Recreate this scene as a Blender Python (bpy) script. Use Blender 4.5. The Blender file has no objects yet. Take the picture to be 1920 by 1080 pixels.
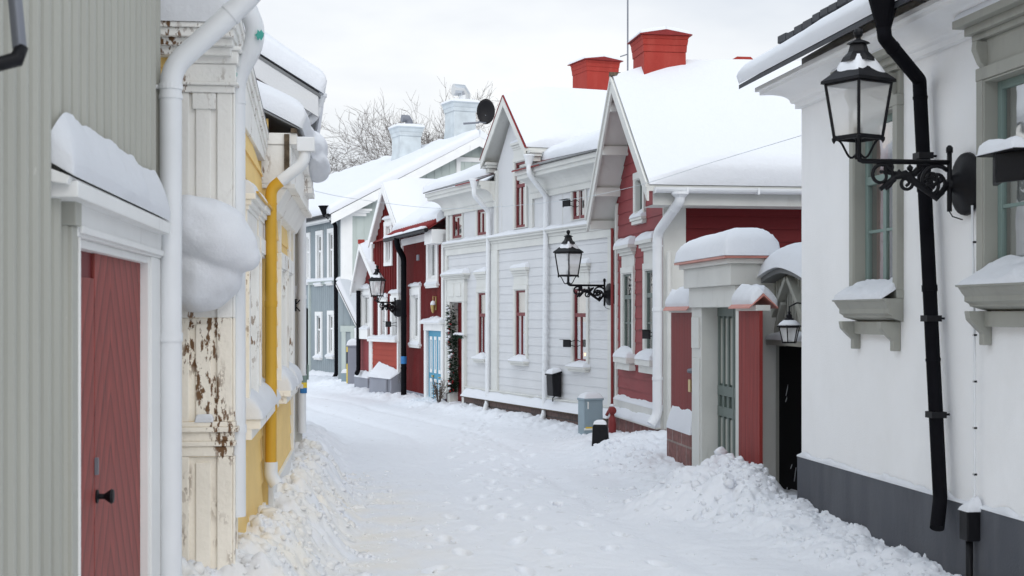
import bpy, bmesh, math, random
import numpy as np
from mathutils import Vector

# ------------------------------------------------------------------ camera, world, sun, exposure
F, CX, HY, EYE = 2667.0, 960.0, 590.0, 1.65      # focal length in px, horizon row, eye height
scene = bpy.context.scene
COL = scene.collection
cam_d = bpy.data.cameras.new('camera')
cam_d.lens = 50.0; cam_d.sensor_width = 36.0
cam_d.shift_y = 50.0 / 1920.0
cam_d.clip_start = 0.05; cam_d.clip_end = 3000.0
cam_d.dof.use_dof = True; cam_d.dof.focus_distance = 18.0; cam_d.dof.aperture_fstop = 8.0
cam = bpy.data.objects.new('camera', cam_d); COL.objects.link(cam)
cam.location = (0, 0, EYE); cam.rotation_euler = (math.radians(90), 0, 0)
scene.camera = cam

SUN_EL, SUN_AZ = math.radians(38), math.radians(167)   # azimuth from +Y towards +X
world = bpy.data.worlds.new('World'); scene.world = world; world.use_nodes = True
wt = world.node_tree; wn = wt.nodes; wl = wt.links
bg = wn['Background']; bg.inputs[1].default_value = 0.1
sky = wn.new('ShaderNodeTexSky'); sky.sky_type = 'NISHITA'; sky.sun_disc = False
sky.sun_elevation = SUN_EL; sky.sun_rotation = SUN_AZ
tc = wn.new('ShaderNodeTexCoord'); mp = wn.new('ShaderNodeMapping')
mp.inputs['Scale'].default_value = (1.6, 1.6, 4.5)
nz = wn.new('ShaderNodeTexNoise'); nz.inputs['Scale'].default_value = 1.9
nz.inputs['Detail'].default_value = 5; nz.inputs['Roughness'].default_value = 0.55
rp = wn.new('ShaderNodeValToRGB')
rp.color_ramp.elements[0].position = 0.32; rp.color_ramp.elements[0].color = (0.72, 0.745, 0.79, 1)
rp.color_ramp.elements[1].position = 0.62; rp.color_ramp.elements[1].color = (0.96, 0.955, 0.945, 1)
ml = wn.new('ShaderNodeMix'); ml.data_type = 'RGBA'; ml.blend_type = 'MULTIPLY'
ml.inputs[0].default_value = 1.0; ml.inputs[7].default_value = (6.05, 6.05, 6.05, 1); ml.clamp_result = False
mx = wn.new('ShaderNodeMix'); mx.data_type = 'RGBA'; mx.inputs[0].default_value = 0.93
wl.new(tc.outputs['Generated'], mp.inputs[0]); wl.new(mp.outputs[0], nz.inputs['Vector'])
wl.new(nz.outputs[0], rp.inputs[0]); sx = wn.new('ShaderNodeSeparateXYZ'); wl.new(tc.outputs['Generated'], sx.inputs[0])
zr_ = wn.new('ShaderNodeValToRGB'); zr_.color_ramp.elements[0].position = 0.12; zr_.color_ramp.elements[0].color = (1, 1, 1, 1)
zr_.color_ramp.elements[1].position = 0.55; zr_.color_ramp.elements[1].color = (0.84, 0.92, 1.0, 1)
wl.new(sx.outputs[2], zr_.inputs[0])
mz = wn.new('ShaderNodeMix'); mz.data_type = 'RGBA'; mz.blend_type = 'MULTIPLY'; mz.inputs[0].default_value = 1.0
wl.new(rp.outputs[0], mz.inputs[6]); wl.new(zr_.outputs[0], mz.inputs[7]); 
# extra cloud brightness added behind-left of the camera to light plaster wall and pilaster
vm_ = wn.new('ShaderNodeVectorMath'); vm_.operation = 'DOT_PRODUCT'; vm_.inputs[1].default_value = (-0.66, -0.66, 0.36)
wl.new(tc.outputs['Generated'], vm_.inputs[0])
mr_ = wn.new('ShaderNodeMapRange'); mr_.inputs['From Min'].default_value = -0.1; mr_.inputs['From Max'].default_value = 1.0
mr_.inputs['To Min'].default_value = 1.0; mr_.inputs['To Max'].default_value = 1.75
wl.new(vm_.outputs['Value'], mr_.inputs[0])
vs_ = wn.new('ShaderNodeVectorMath'); vs_.operation = 'SCALE'
wl.new(mz.outputs[2], vs_.inputs[0]); wl.new(mr_.outputs[0], vs_.inputs['Scale']); wl.new(vs_.outputs[0], ml.inputs[6])
wl.new(sky.outputs[0], mx.inputs[6]); wl.new(ml.outputs[2], mx.inputs[7]); wl.new(mx.outputs[2], bg.inputs[0])

sun_d = bpy.data.lights.new('sun', 'SUN'); sun_d.energy = 0.62; sun_d.angle = math.radians(45)
sun_d.color = (1.0, 0.95, 0.88)
sun = bpy.data.objects.new('sun', sun_d); COL.objects.link(sun)
sdir = Vector((math.sin(SUN_AZ)*math.cos(SUN_EL), math.cos(SUN_AZ)*math.cos(SUN_EL), math.sin(SUN_EL)))
sun.rotation_euler = sdir.to_track_quat('Z', 'Y').to_euler(); sun.location = (0, 0, 30)
scene.view_settings.view_transform = 'Standard'; scene.view_settings.look = 'None'
scene.view_settings.exposure = 0.84; scene.view_settings.gamma = 1.0
scene.cycles.max_bounces = 8; scene.cycles.transparent_max_bounces = 12
scene.cycles.use_denoising = True

# ------------------------------------------------------------------ materials
def mat(name, col, rough=0.6, var=0.08, scale=2.0, bump=0.0, bscale=40.0, metal=0.0, spec=0.3,
        stain=None, stain_lo=0.58, stain_hi=0.66, stain_scale=(6, 6, 1.5), streak=None, emit=None, clump=None):
    m = bpy.data.materials.new(name); m.use_nodes = True
    nt = m.node_tree; n = nt.nodes; l = nt.links
    b = n['Principled BSDF']
    b.inputs['Roughness'].default_value = rough; b.inputs['Metallic'].default_value = metal
    b.inputs['Specular IOR Level'].default_value = spec
    t = n.new('ShaderNodeTexCoord')
    a = n.new('ShaderNodeTexNoise'); a.inputs['Scale'].default_value = scale; a.inputs['Detail'].default_value = 5
    src = t.outputs['Object']
    if streak:
        q = n.new('ShaderNodeMapping'); q.inputs['Scale'].default_value = streak
        l.new(src, q.inputs[0]); l.new(q.outputs[0], a.inputs['Vector'])
    else:
        l.new(src, a.inputs['Vector'])
    r = n.new('ShaderNodeValToRGB')
    r.color_ramp.elements[0].position = 0.3; r.color_ramp.elements[1].position = 0.7
    r.color_ramp.elements[0].color = [c*(1-var) for c in col]+[1]
    r.color_ramp.elements[1].color = [min(1, c*(1+var)) for c in col]+[1]
    l.new(a.outputs[0], r.inputs[0]); out = r.outputs[0]
    if stain:
        q = n.new('ShaderNodeMapping'); q.inputs['Scale'].default_value = stain_scale
        s = n.new('ShaderNodeTexNoise'); s.inputs['Scale'].default_value = 1.0; s.inputs['Detail'].default_value = 7
        s.inputs['Roughness'].default_value = 0.65
        l.new(src, q.inputs[0]); l.new(q.outputs[0], s.inputs['Vector'])
        k = n.new('ShaderNodeValToRGB'); k.color_ramp.elements[0].position = stain_lo; k.color_ramp.elements[1].position = stain_hi
        l.new(s.outputs[0], k.inputs[0])
        fac = k.outputs[0]
        if clump:
            cn_ = n.new('ShaderNodeTexNoise'); cn_.inputs['Scale'].default_value = clump[0]; cn_.inputs['Detail'].default_value = 2
            cm_ = n.new('ShaderNodeMapping'); cm_.inputs['Scale'].default_value = (1.6, 1.6, .7); l.new(src, cm_.inputs[0]); l.new(cm_.outputs[0], cn_.inputs['Vector'])
            cr_ = n.new('ShaderNodeValToRGB'); cr_.color_ramp.elements[0].position = clump[1]; cr_.color_ramp.elements[1].position = clump[1]+.10
            l.new(cn_.outputs[0], cr_.inputs[0]); mm_ = n.new('ShaderNodeMath'); mm_.operation = 'MULTIPLY'
            l.new(fac, mm_.inputs[0]); l.new(cr_.outputs[0], mm_.inputs[1]); fac = mm_.outputs[0]
        x = n.new('ShaderNodeMix'); x.data_type = 'RGBA'; x.inputs[7].default_value = list(stain)+[1]
        l.new(fac, x.inputs[0]); l.new(out, x.inputs[6]); out = x.outputs[2]
    l.new(out, b.inputs['Base Color'])
    if bump:
        c = n.new('ShaderNodeTexNoise'); c.inputs['Scale'].default_value = bscale; c.inputs['Detail'].default_value = 4
        l.new(src, c.inputs['Vector'])
        u = n.new('ShaderNodeBump'); u.inputs['Strength'].default_value = bump; u.inputs['Distance'].default_value = 0.01
        l.new(c.outputs[0], u.inputs['Height']); l.new(u.outputs[0], b.inputs['Normal'])
    if emit:
        b.inputs['Emission Color'].default_value = list(emit[:3])+[1]; b.inputs['Emission Strength'].default_value = emit[3]
    return m

BROWN = (0.16, 0.085, 0.04)
GREYW = (0.42, 0.41, 0.39)
M = dict(
 plaster=mat('white_plaster', (0.87, 0.87, 0.875), 0.85, 0.03, 0.8, 0.25, 90, stain=(0.82, 0.82, 0.82), stain_lo=.45, stain_hi=.75, stain_scale=(1.6, 1.6, 1.1)),
 plinth=mat('grey_plinth', (0.085, 0.09, 0.105), 0.85, 0.10, 1.5, 0.3, 60, stain=(0.12, 0.125, 0.14), stain_lo=.45, stain_hi=.75, stain_scale=(3, 3, .7)),
 trim=mat('grey_green_trim', (0.33, 0.33, 0.295), 0.55, 0.06, 3, 0.05, 50, stain=(0.27, 0.27, 0.24), stain_lo=.55, stain_hi=.75),
 gsash=mat('green_sash', (0.20, 0.27, 0.25), 0.5, 0.05),
 black=mat('black_iron', (0.007, 0.007, 0.009), 0.5, 0.15, 8, 0.1, 60, spec=0.2),
 blackpipe=mat('black_pipe', (0.006, 0.006, 0.008), 0.7, 0.15, 8, spec=0.05),
 white=mat('white_paint', (0.77, 0.77, 0.76), 0.55, 0.04, 2.5, 0.08, 50, stain=(0.55, 0.54, 0.52), stain_lo=.62, stain_hi=.8),
 whitewood=mat('white_siding', (0.60, 0.605, 0.615), 0.6, 0.035, 2.0, 0.1, 50, stain=(0.62, 0.62, 0.61), stain_lo=.58, stain_hi=.8, stain_scale=(1.2, 1.2, 5)),
 greytrim=mat('warm_white_trim', (0.62, 0.62, 0.59), 0.6, 0.05, 2.5, 0.08, 50, stain=(0.46, 0.45, 0.41), stain_lo=.6, stain_hi=.8),
 whitepipe=mat('white_pipe', (0.72, 0.735, 0.755), 0.4, 0.03, 4, spec=0.4, stain=(0.55, 0.54, 0.52), stain_lo=.66, stain_hi=.8),
 peel=mat('peeling_white', (0.84, 0.83, 0.80), 0.7, 0.05, 3, 0.35, 45, stain=BROWN, stain_lo=.53, stain_hi=.555, stain_scale=(40, 40, 18), clump=(3.5, .50)),
 peelcream=mat('peeling_cream', (0.86, 0.80, 0.70), 0.7, 0.06, 3, 0.4, 45, stain=BROWN, stain_lo=.515, stain_hi=.54, stain_scale=(38, 38, 14), clump=(3.2, .49)),
 peellight=mat('lightly_peeling_white', (0.84, 0.825, 0.79), 0.7, 0.06, 3, 0.3, 45, stain=(0.25, 0.16, 0.10), stain_lo=.53, stain_hi=.56, stain_scale=(32, 32, 12), clump=(2.6, .56)),
 yellow=mat('yellow_siding', (0.86, 0.60, 0.22), 0.6, 0.06, 2, 0.1, 50, stain=(0.42, 0.2, 0.05), stain_lo=.66, stain_hi=.72, stain_scale=(5, 5, 7)),
 yellowpipe=mat('yellow_pipe', (0.60, 0.34, 0.03), 0.4, 0.05, 4, spec=0.4),
 ribs=mat('grey_green_boards', (0.40, 0.398, 0.357), 0.6, 0.07, 1.5, 0.1, 60, streak=(6, 6, .4), stain=(0.55, 0.55, 0.5), stain_lo=.68, stain_hi=.74, stain_scale=(14, 14, 5)),
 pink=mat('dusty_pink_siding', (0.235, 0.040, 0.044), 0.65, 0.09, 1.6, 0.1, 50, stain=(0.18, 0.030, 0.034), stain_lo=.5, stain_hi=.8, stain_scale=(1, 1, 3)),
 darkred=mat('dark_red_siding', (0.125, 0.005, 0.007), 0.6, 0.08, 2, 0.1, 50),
 red=mat('barn_red_boards', (0.135, 0.006, 0.006), 0.65, 0.18, 2, 0.1, 50, streak=(5, 5, .5)),
 orange=mat('orange_red_boards', (0.32, 0.042, 0.024), 0.65, 0.1, 2, 0.1, 50),
 reddoor=mat('dark_red_door', (0.14, 0.006, 0.008), 0.5, 0.08, 2),
 fence=mat('rusty_red_planks', (0.22, 0.026, 0.022), 0.65, 0.2, 3, 0.15, 60, streak=(9, 9, .6)),
 redfence=mat('red_planks', (0.17, 0.008, 0.007), 0.6, 0.1, 2, 0.1, 50, streak=(7, 7, .6)),
 sash=mat('red_sash', (0.165, 0.028, 0.032), 0.5, 0.08),
 copper=mat('pink_roof_sheet', (0.52, 0.22, 0.18), 0.45, 0.08, 3),
 rooftile=mat('red_roof_tile', (0.20, 0.02, 0.02), 0.7, 0.12, 6, 0.2, 30),
 roofgrey=mat('grey_roof_sheet', (0.16, 0.165, 0.17), 0.5, 0.1, 3),
 darktile=mat('dark_roof_tile', (0.04, 0.043, 0.05), 0.6, 0.2, 8, 0.3, 30),
 chimney=mat('red_chimney_render', (0.33, 0.036, 0.026), 0.8, 0.07, 3, 0.3, 60, stain=(0.38, 0.06, 0.045), stain_lo=.5, stain_hi=.8),
 tin=mat('pale_tin_sheet', (0.55, 0.60, 0.63), 0.45, 0.12, 3, 0.15, 9, metal=0.25),
 steel=mat('bright_steel', (0.6, 0.62, 0.64), 0.25, 0.05, metal=0.9),
 gblue=mat('grey_blue_boards', (0.26, 0.30, 0.32), 0.65, 0.07, 1.5, 0.1, 40, stain=(0.235, 0.28, 0.30), stain_lo=.5, stain_hi=.8, stain_scale=(1.5, 1.5, .4)),
 gpale=mat('pale_green_boards', (0.45, 0.50, 0.475), 0.65, 0.06, 1.5, 0.1, 40, stain=(0.38, 0.42, 0.40), stain_lo=.5, stain_hi=.8, stain_scale=(1.5, 1.5, .4)),
 dkgreen=mat('grey_green_door', (0.13, 0.16, 0.145), 0.5, 0.08, 3),
 gate=mat('grey_green_gate', (0.38, 0.38, 0.34), 0.6, 0.08, 3, 0.1, 50),
 blackgate=mat('black_gate', (0.008, 0.008, 0.009), 0.6, 0.1),
 blue=mat('sky_blue_door', (0.045, 0.27, 0.42), 0.5, 0.06),
 concrete=mat('grey_concrete', (0.26, 0.27, 0.31), 0.85, 0.08, 2, 0.2, 50),
 cabinet=mat('grey_cabinet', (0.24, 0.31, 0.35), 0.5, 0.05, 2),
 cast=mat('red_cast_iron', (0.20, 0.028, 0.028), 0.5, 0.1, 8),
 bark=mat('bark', (0.12, 0.10, 0.09), 0.9, 0.2, 6),
 rock=mat('rotten_wood', (0.10, 0.075, 0.05), 0.9, 0.4, 25, 0.5, 40),
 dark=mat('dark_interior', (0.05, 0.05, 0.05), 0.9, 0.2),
 curtain=mat('pale_curtain', (0.62, 0.61, 0.60), 0.9, 0.08, 3),
 redcurtain=mat('red_curtain', (0.34, 0.10, 0.09), 0.9, 0.1, 3),
 candle=mat('candle_bulb', (1, .6, .25), 0.5, 0, emit=(1.0, .42, .10, 5.0)),
 lampshade=mat('lit_lamp_shade', (0.8, .5, .12), 0.6, 0.05, emit=(1.0, .5, .08, 0.7)),
 needle=mat('fir_green', (0.012, 0.03, 0.016), 0.9, 0.5, 30, 0.5, 60),
 berry=mat('red_berry', (0.42, 0.02, 0.03), 0.5, 0.1),
 yel=mat('yellow_tape', (0.75, 0.55, 0.05), 0.5, 0.05),
 blu=mat('blue_tape', (0.03, 0.17, 0.42), 0.5, 0.05),
 teal=mat('teal_undercoat', (0.07, 0.38, 0.32), 0.5, 0.08),
 brass=mat('brass', (0.45, 0.33, 0.12), 0.35, 0.05, metal=0.8),
 steelgrey=mat('grey_steel', (0.20, 0.21, 0.24), 0.5, 0.08, metal=0.4),
 paper=mat('paper', (0.75, 0.75, 0.73), 0.8, 0.04),
)

def snow_mat(name, dirt=False):
    m = bpy.data.materials.new(name); m.use_nodes = True
    nt = m.node_tree; n = nt.nodes; l = nt.links; b = n['Principled BSDF']
    b.inputs['Roughness'].default_value = 0.65; b.inputs['Specular IOR Level'].default_value = 0.25
    b.inputs['Base Color'].default_value = (0.69, 0.705, 0.74, 1)
    t = n.new('ShaderNodeTexCoord')
    a = n.new('ShaderNodeTexNoise'); a.inputs['Scale'].default_value = 9; a.inputs['Detail'].default_value = 8; a.inputs['Roughness'].default_value = .6
    l.new(t.outputs['Object'], a.inputs['Vector'])
    u = n.new('ShaderNodeBump'); u.inputs['Strength'].default_value = 0.35 if dirt else 0.3; u.inputs['Distance'].default_value = 0.03
    l.new(a.outputs[0], u.inputs['Height'])
    v = n.new('ShaderNodeTexNoise'); v.inputs['Scale'].default_value = 60; v.inputs['Detail'].default_value = 3
    l.new(t.outputs['Object'], v.inputs['Vector'])
    w = n.new('ShaderNodeBump'); w.inputs['Strength'].default_value = 0.2; w.inputs['Distance'].default_value = 0.008
    l.new(v.outputs[0], w.inputs['Height']); l.new(u.outputs[0], w.inputs['Normal']); l.new(w.outputs[0], b.inputs['Normal'])
    if dirt:
        # sand and grit ploughed into the snow: per-vertex amount times a blotchy noise
        at = n.new('ShaderNodeAttribute'); at.attribute_name = 'grit'
        k = n.new('ShaderNodeTexNoise'); k.inputs['Scale'].default_value = 2.2; k.inputs['Detail'].default_value = 6
        l.new(t.outputs['Object'], k.inputs['Vector'])
        r = n.new('ShaderNodeValToRGB'); r.color_ramp.elements[0].position = .38; r.color_ramp.elements[1].position = .66
        l.new(k.outputs[0], r.inputs[0])
        mu = n.new('ShaderNodeMath'); mu.operation = 'MULTIPLY'
        l.new(at.outputs['Fac'], mu.inputs[0]); l.new(r.outputs[0], mu.inputs[1])
        x = n.new('ShaderNodeMix'); x.data_type = 'RGBA'
        x.inputs[6].default_value = (0.745, 0.765, 0.81, 1); x.inputs[7].default_value = (0.79, 0.755, 0.69, 1)
        l.new(mu.outputs[0], x.inputs[0])
        # small dark grit flecks
        g = n.new('ShaderNodeTexNoise'); g.inputs['Scale'].default_value = 1.0; g.inputs['Detail'].default_value = 3
        gm = n.new('ShaderNodeMapping'); gm.inputs['Scale'].default_value = (9, 5, 9)
        l.new(t.outputs['Object'], gm.inputs[0]); l.new(gm.outputs[0], g.inputs['Vector'])
        gr = n.new('ShaderNodeValToRGB'); gr.color_ramp.elements[0].position = .665; gr.color_ramp.elements[1].position = .73
        l.new(g.outputs[0], gr.inputs[0])
        gs = n.new('ShaderNodeMath'); gs.operation = 'MULTIPLY'; gs.inputs[1].default_value = .35
        l.new(gr.outputs[0], gs.inputs[0])
        y = n.new('ShaderNodeMix'); y.data_type = 'RGBA'; y.inputs[7].default_value = (0.42, 0.41, 0.40, 1)
        l.new(gs.outputs[0], y.inputs[0]); l.new(x.outputs[2], y.inputs[6])
        l.new(y.outputs[2], b.inputs['Base Color'])
    return m
M['snow'] = snow_mat('snow'); M['groundsnow'] = snow_mat('trodden_snow', True)

def glass_mat():
    m = bpy.data.materials.new('window_glass'); m.use_nodes = True
    nt = m.node_tree; n = nt.nodes; l = nt.links
    for x in list(n): n.remove(x)
    o = n.new('ShaderNodeOutputMaterial'); mi = n.new('ShaderNodeMixShader')
    t = n.new('ShaderNodeBsdfTransparent'); g = n.new('ShaderNodeBsdfGlossy'); g.inputs['Roughness'].default_value = 0.03
    t.inputs[0].default_value = (0.86, 0.89, 0.88, 1)
    w = n.new('ShaderNodeLayerWeight'); w.inputs[0].default_value = 0.35
    r = n.new('ShaderNodeMapRange'); r.inputs['To Min'].default_value = 0.10; r.inputs['To Max'].default_value = 0.55
    tcx = n.new('ShaderNodeTexCoord'); nn = n.new('ShaderNodeTexNoise'); nn.inputs['Scale'].default_value = 2.5
    bp = n.new('ShaderNodeBump'); bp.inputs['Strength'].default_value = .12; bp.inputs['Distance'].default_value = .05
    l.new(tcx.outputs['Object'], nn.inputs['Vector']); l.new(nn.outputs[0], bp.inputs['Height']); l.new(bp.outputs[0], g.inputs['Normal'])
    l.new(w.outputs['Fresnel'], r.inputs[0]); l.new(r.outputs[0], mi.inputs[0])
    l.new(t.outputs[0], mi.inputs[1]); l.new(g.outputs[0], mi.inputs[2]); l.new(mi.outputs[0], o.inputs[0])
    return m
M['glass'] = glass_mat()

def lamp_glass():
    m = bpy.data.materials.new('lamp_glass'); m.use_nodes = True
    nt = m.node_tree; n = nt.nodes; l = nt.links
    for x in list(n): n.remove(x)
    o = n.new('ShaderNodeOutputMaterial'); mi = n.new('ShaderNodeMixShader'); m2 = n.new('ShaderNodeMixShader')
    t = n.new('ShaderNodeBsdfTransparent'); g = n.new('ShaderNodeBsdfGlossy'); g.inputs['Roughness'].default_value = 0.08
    d = n.new('ShaderNodeBsdfDiffuse'); d.inputs[0].default_value = (.9, .9, .9, 1)
    m2.inputs[0].default_value = .34; mi.inputs[0].default_value = .09
    l.new(t.outputs[0], m2.inputs[1]); l.new(d.outputs[0], m2.inputs[2])
    l.new(m2.outputs[0], mi.inputs[1]); l.new(g.outputs[0], mi.inputs[2]); l.new(mi.outputs[0], o.inputs[0])
    return m
M['lampglass'] = lamp_glass()

def stone_mat(name, c1, c2, mortar, sx, sy):
    m = bpy.data.materials.new(name); m.use_nodes = True
    nt = m.node_tree; n = nt.nodes; l = nt.links; b = n['Principled BSDF']; b.inputs['Roughness'].default_value = .85
    t = n.new('ShaderNodeTexCoord'); s = n.new('ShaderNodeSeparateXYZ'); c = n.new('ShaderNodeCombineXYZ')
    l.new(t.outputs['Object'], s.inputs[0])
    ad = n.new('ShaderNodeMath'); ad.operation = 'ADD'
    l.new(s.outputs[0], ad.inputs[0]); l.new(s.outputs[1], ad.inputs[1])
    l.new(ad.outputs[0], c.inputs[0]); l.new(s.outputs[2], c.inputs[1])
    br = n.new('ShaderNodeTexBrick'); br.inputs['Scale'].default_value = 1.0
    br.inputs['Brick Width'].default_value = sx; br.inputs['Row Height'].default_value = sy
    br.inputs['Mortar Size'].default_value = .012; br.inputs['Color1'].default_value = c1+(1,); br.inputs['Color2'].default_value = c2+(1,)
    br.inputs['Mortar'].default_value = mortar+(1,); br.inputs['Bias'].default_value = 0
    l.new(c.outputs[0], br.inputs['Vector'])
    no = n.new('ShaderNodeTexNoise'); no.inputs['Scale'].default_value = 14; no.inputs['Detail'].default_value = 5
    l.new(t.outputs['Object'], no.inputs['Vector'])
    x = n.new('ShaderNodeMix'); x.data_type = 'RGBA'; x.blend_type = 'OVERLAY'; x.inputs[0].default_value = .7
    l.new(br.outputs[0], x.inputs[6]); l.new(no.outputs[0], x.inputs[7]); l.new(x.outputs[2], b.inputs['Base Color'])
    u = n.new('ShaderNodeBump'); u.inputs['Strength'].default_value = .6; u.inputs['Distance'].default_value = .02
    l.new(no.outputs[0], u.inputs['Height']); l.new(u.outputs[0], b.inputs['Normal'])
    return m
M['stone'] = stone_mat('dark_stone', (.075, .05, .045), (.12, .075, .065), (.05, .042, .04), .55, .2)
M['redstone'] = stone_mat('red_stone', (.20, .085, .075), (.15, .07, .065), (.25, .2, .18), .42, .24)

def chevron_mat():
    m = bpy.data.materials.new('chevron_door'); m.use_nodes = True
    nt = m.node_tree; n = nt.nodes; l = nt.links; b = n['Principled BSDF']; b.inputs['Roughness'].default_value = .6
    t = n.new('ShaderNodeTexCoord'); s = n.new('ShaderNodeSeparateXYZ'); l.new(t.outputs['Object'], s.inputs[0])
    def math_(op, a, bb):
        q = n.new('ShaderNodeMath'); q.operation = op
        for i, v in enumerate((a, bb)):
            if v is None: continue
            if isinstance(v, (int, float)): q.inputs[i].default_value = v
            else: l.new(v, q.inputs[i])
        return q.outputs[0]
    du = math_('ABSOLUTE', math_('SUBTRACT', s.outputs[0], DOOR_UC), None)
    k = math_('ADD', math_('MULTIPLY', du, 7.5), math_('MULTIPLY', s.outputs[2], 5.2))
    fr = math_('FRACT', k, None)
    r = n.new('ShaderNodeValToRGB'); e = r.color_ramp.elements
    e[0].position = 0; e[0].color = (.10, .013, .011, 1); e[1].position = .16; e[1].color = (.24, .037, .028, 1)
    e.new(.25); e[2].color = (.275, .047, .037, 1); e.new(.95); e[3].color = (.21, .033, .026, 1)
    l.new(fr, r.inputs[0])
    no = n.new('ShaderNodeTexNoise'); no.inputs['Scale'].default_value = 3; no.inputs['Detail'].default_value = 6
    qm = n.new('ShaderNodeMapping'); qm.inputs['Scale'].default_value = (22, 22, 1.6)
    l.new(t.outputs['Object'], qm.inputs[0]); l.new(qm.outputs[0], no.inputs['Vector'])
    x = n.new('ShaderNodeMix'); x.data_type = 'RGBA'; x.blend_type = 'OVERLAY'; x.inputs[0].default_value = .75
    l.new(r.outputs[0], x.inputs[6]); l.new(no.outputs[0], x.inputs[7]); l.new(x.outputs[2], b.inputs['Base Color'])
    u = n.new('ShaderNodeBump'); u.inputs['Strength'].default_value = .7; u.inputs['Distance'].default_value = .01
    l.new(r.outputs[0], u.inputs['Height']); l.new(u.outputs[0], b.inputs['Normal'])
    return m

# ------------------------------------------------------------------ frames and mesh builder
class Frame:
    """Local axes of a wall: u along the street, v out of the wall, z up."""
    def __init__(s, ox, oy, dx, dy, oz=0.0):
        k = math.hypot(dx, dy); s.O = np.array([ox, oy, oz]); s.d = np.array([dx/k, dy/k, 0.0]); s.n = np.array([-dy/k, dx/k, 0.0])
    def at(s, px, py, v=0.0):
        r = np.array([(px-CX)/F, 1.0, (HY-py)/F])
        t = (v + s.O@s.n)/(r@s.n)
        P = r*t
        return float((P-s.O)@s.d), float(EYE+P[2])
    def u(s, px, v=0.0): return s.at(px, HY, v)[0]
    def z(s, px, py, v=0.0): return s.at(px, py, v)[1]
    def w(s, u, v, z): return tuple(s.O + s.d*u + s.n*v + np.array([0, 0, z]))
    def ang(s): return math.atan2(s.d[1], s.d[0])
    def loc(s, P): q = np.array(P)-s.O; return (float(q@s.d), float(q@s.n), float(q[2]))
WORLD = Frame(0, 0, 1, 0)
def P(px, py, Y): return ((px-CX)/F*Y, Y, EYE+(HY-py)/F*Y)

def vnoise(x, y, seed=0):
    x = np.asarray(x, float); y = np.asarray(y, float)
    ix = np.floor(x); iy = np.floor(y); fx = x-ix; fy = y-iy
    fx = fx*fx*(3-2*fx); fy = fy*fy*(3-2*fy)
    def h(a, b): q = np.sin(a*127.1+b*311.7+seed*74.7)*43758.5453; return q-np.floor(q)
    return (h(ix, iy)*(1-fx)+h(ix+1, iy)*fx)*(1-fy)+(h(ix, iy+1)*(1-fx)+h(ix+1, iy+1)*fx)*fy
def fbm(x, y, seed=0, o=4):
    s = 0; a = .5; f = 1
    for i in range(o): s = s+a*vnoise(x*f, y*f, seed+i*13); a *= .5; f *= 2.03
    return s
def clods(x, y, c, seed=0):
    x = np.asarray(x, float)/c; y = np.asarray(y, float)/c
    ix = np.floor(x); iy = np.floor(y); out = np.zeros_like(x)
    def h(a, b, k): q = np.sin(a*127.1+b*311.7+k*74.7+seed*19.19)*43758.5453; return q-np.floor(q)
    for i in (-1, 0, 1):
        for j in (-1, 0, 1):
            a = ix+i; b = iy+j
            px = a+.5+.8*(h(a, b, 1)-.5); py = b+.5+.8*(h(a, b, 2)-.5); r = .3+.55*h(a, b, 3)
            d2 = ((x-px)**2+(y-py)**2)/r**2
            out = np.maximum(out, r*np.sqrt(np.clip(1-d2, 0, 1)))
    return out*c

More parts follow.
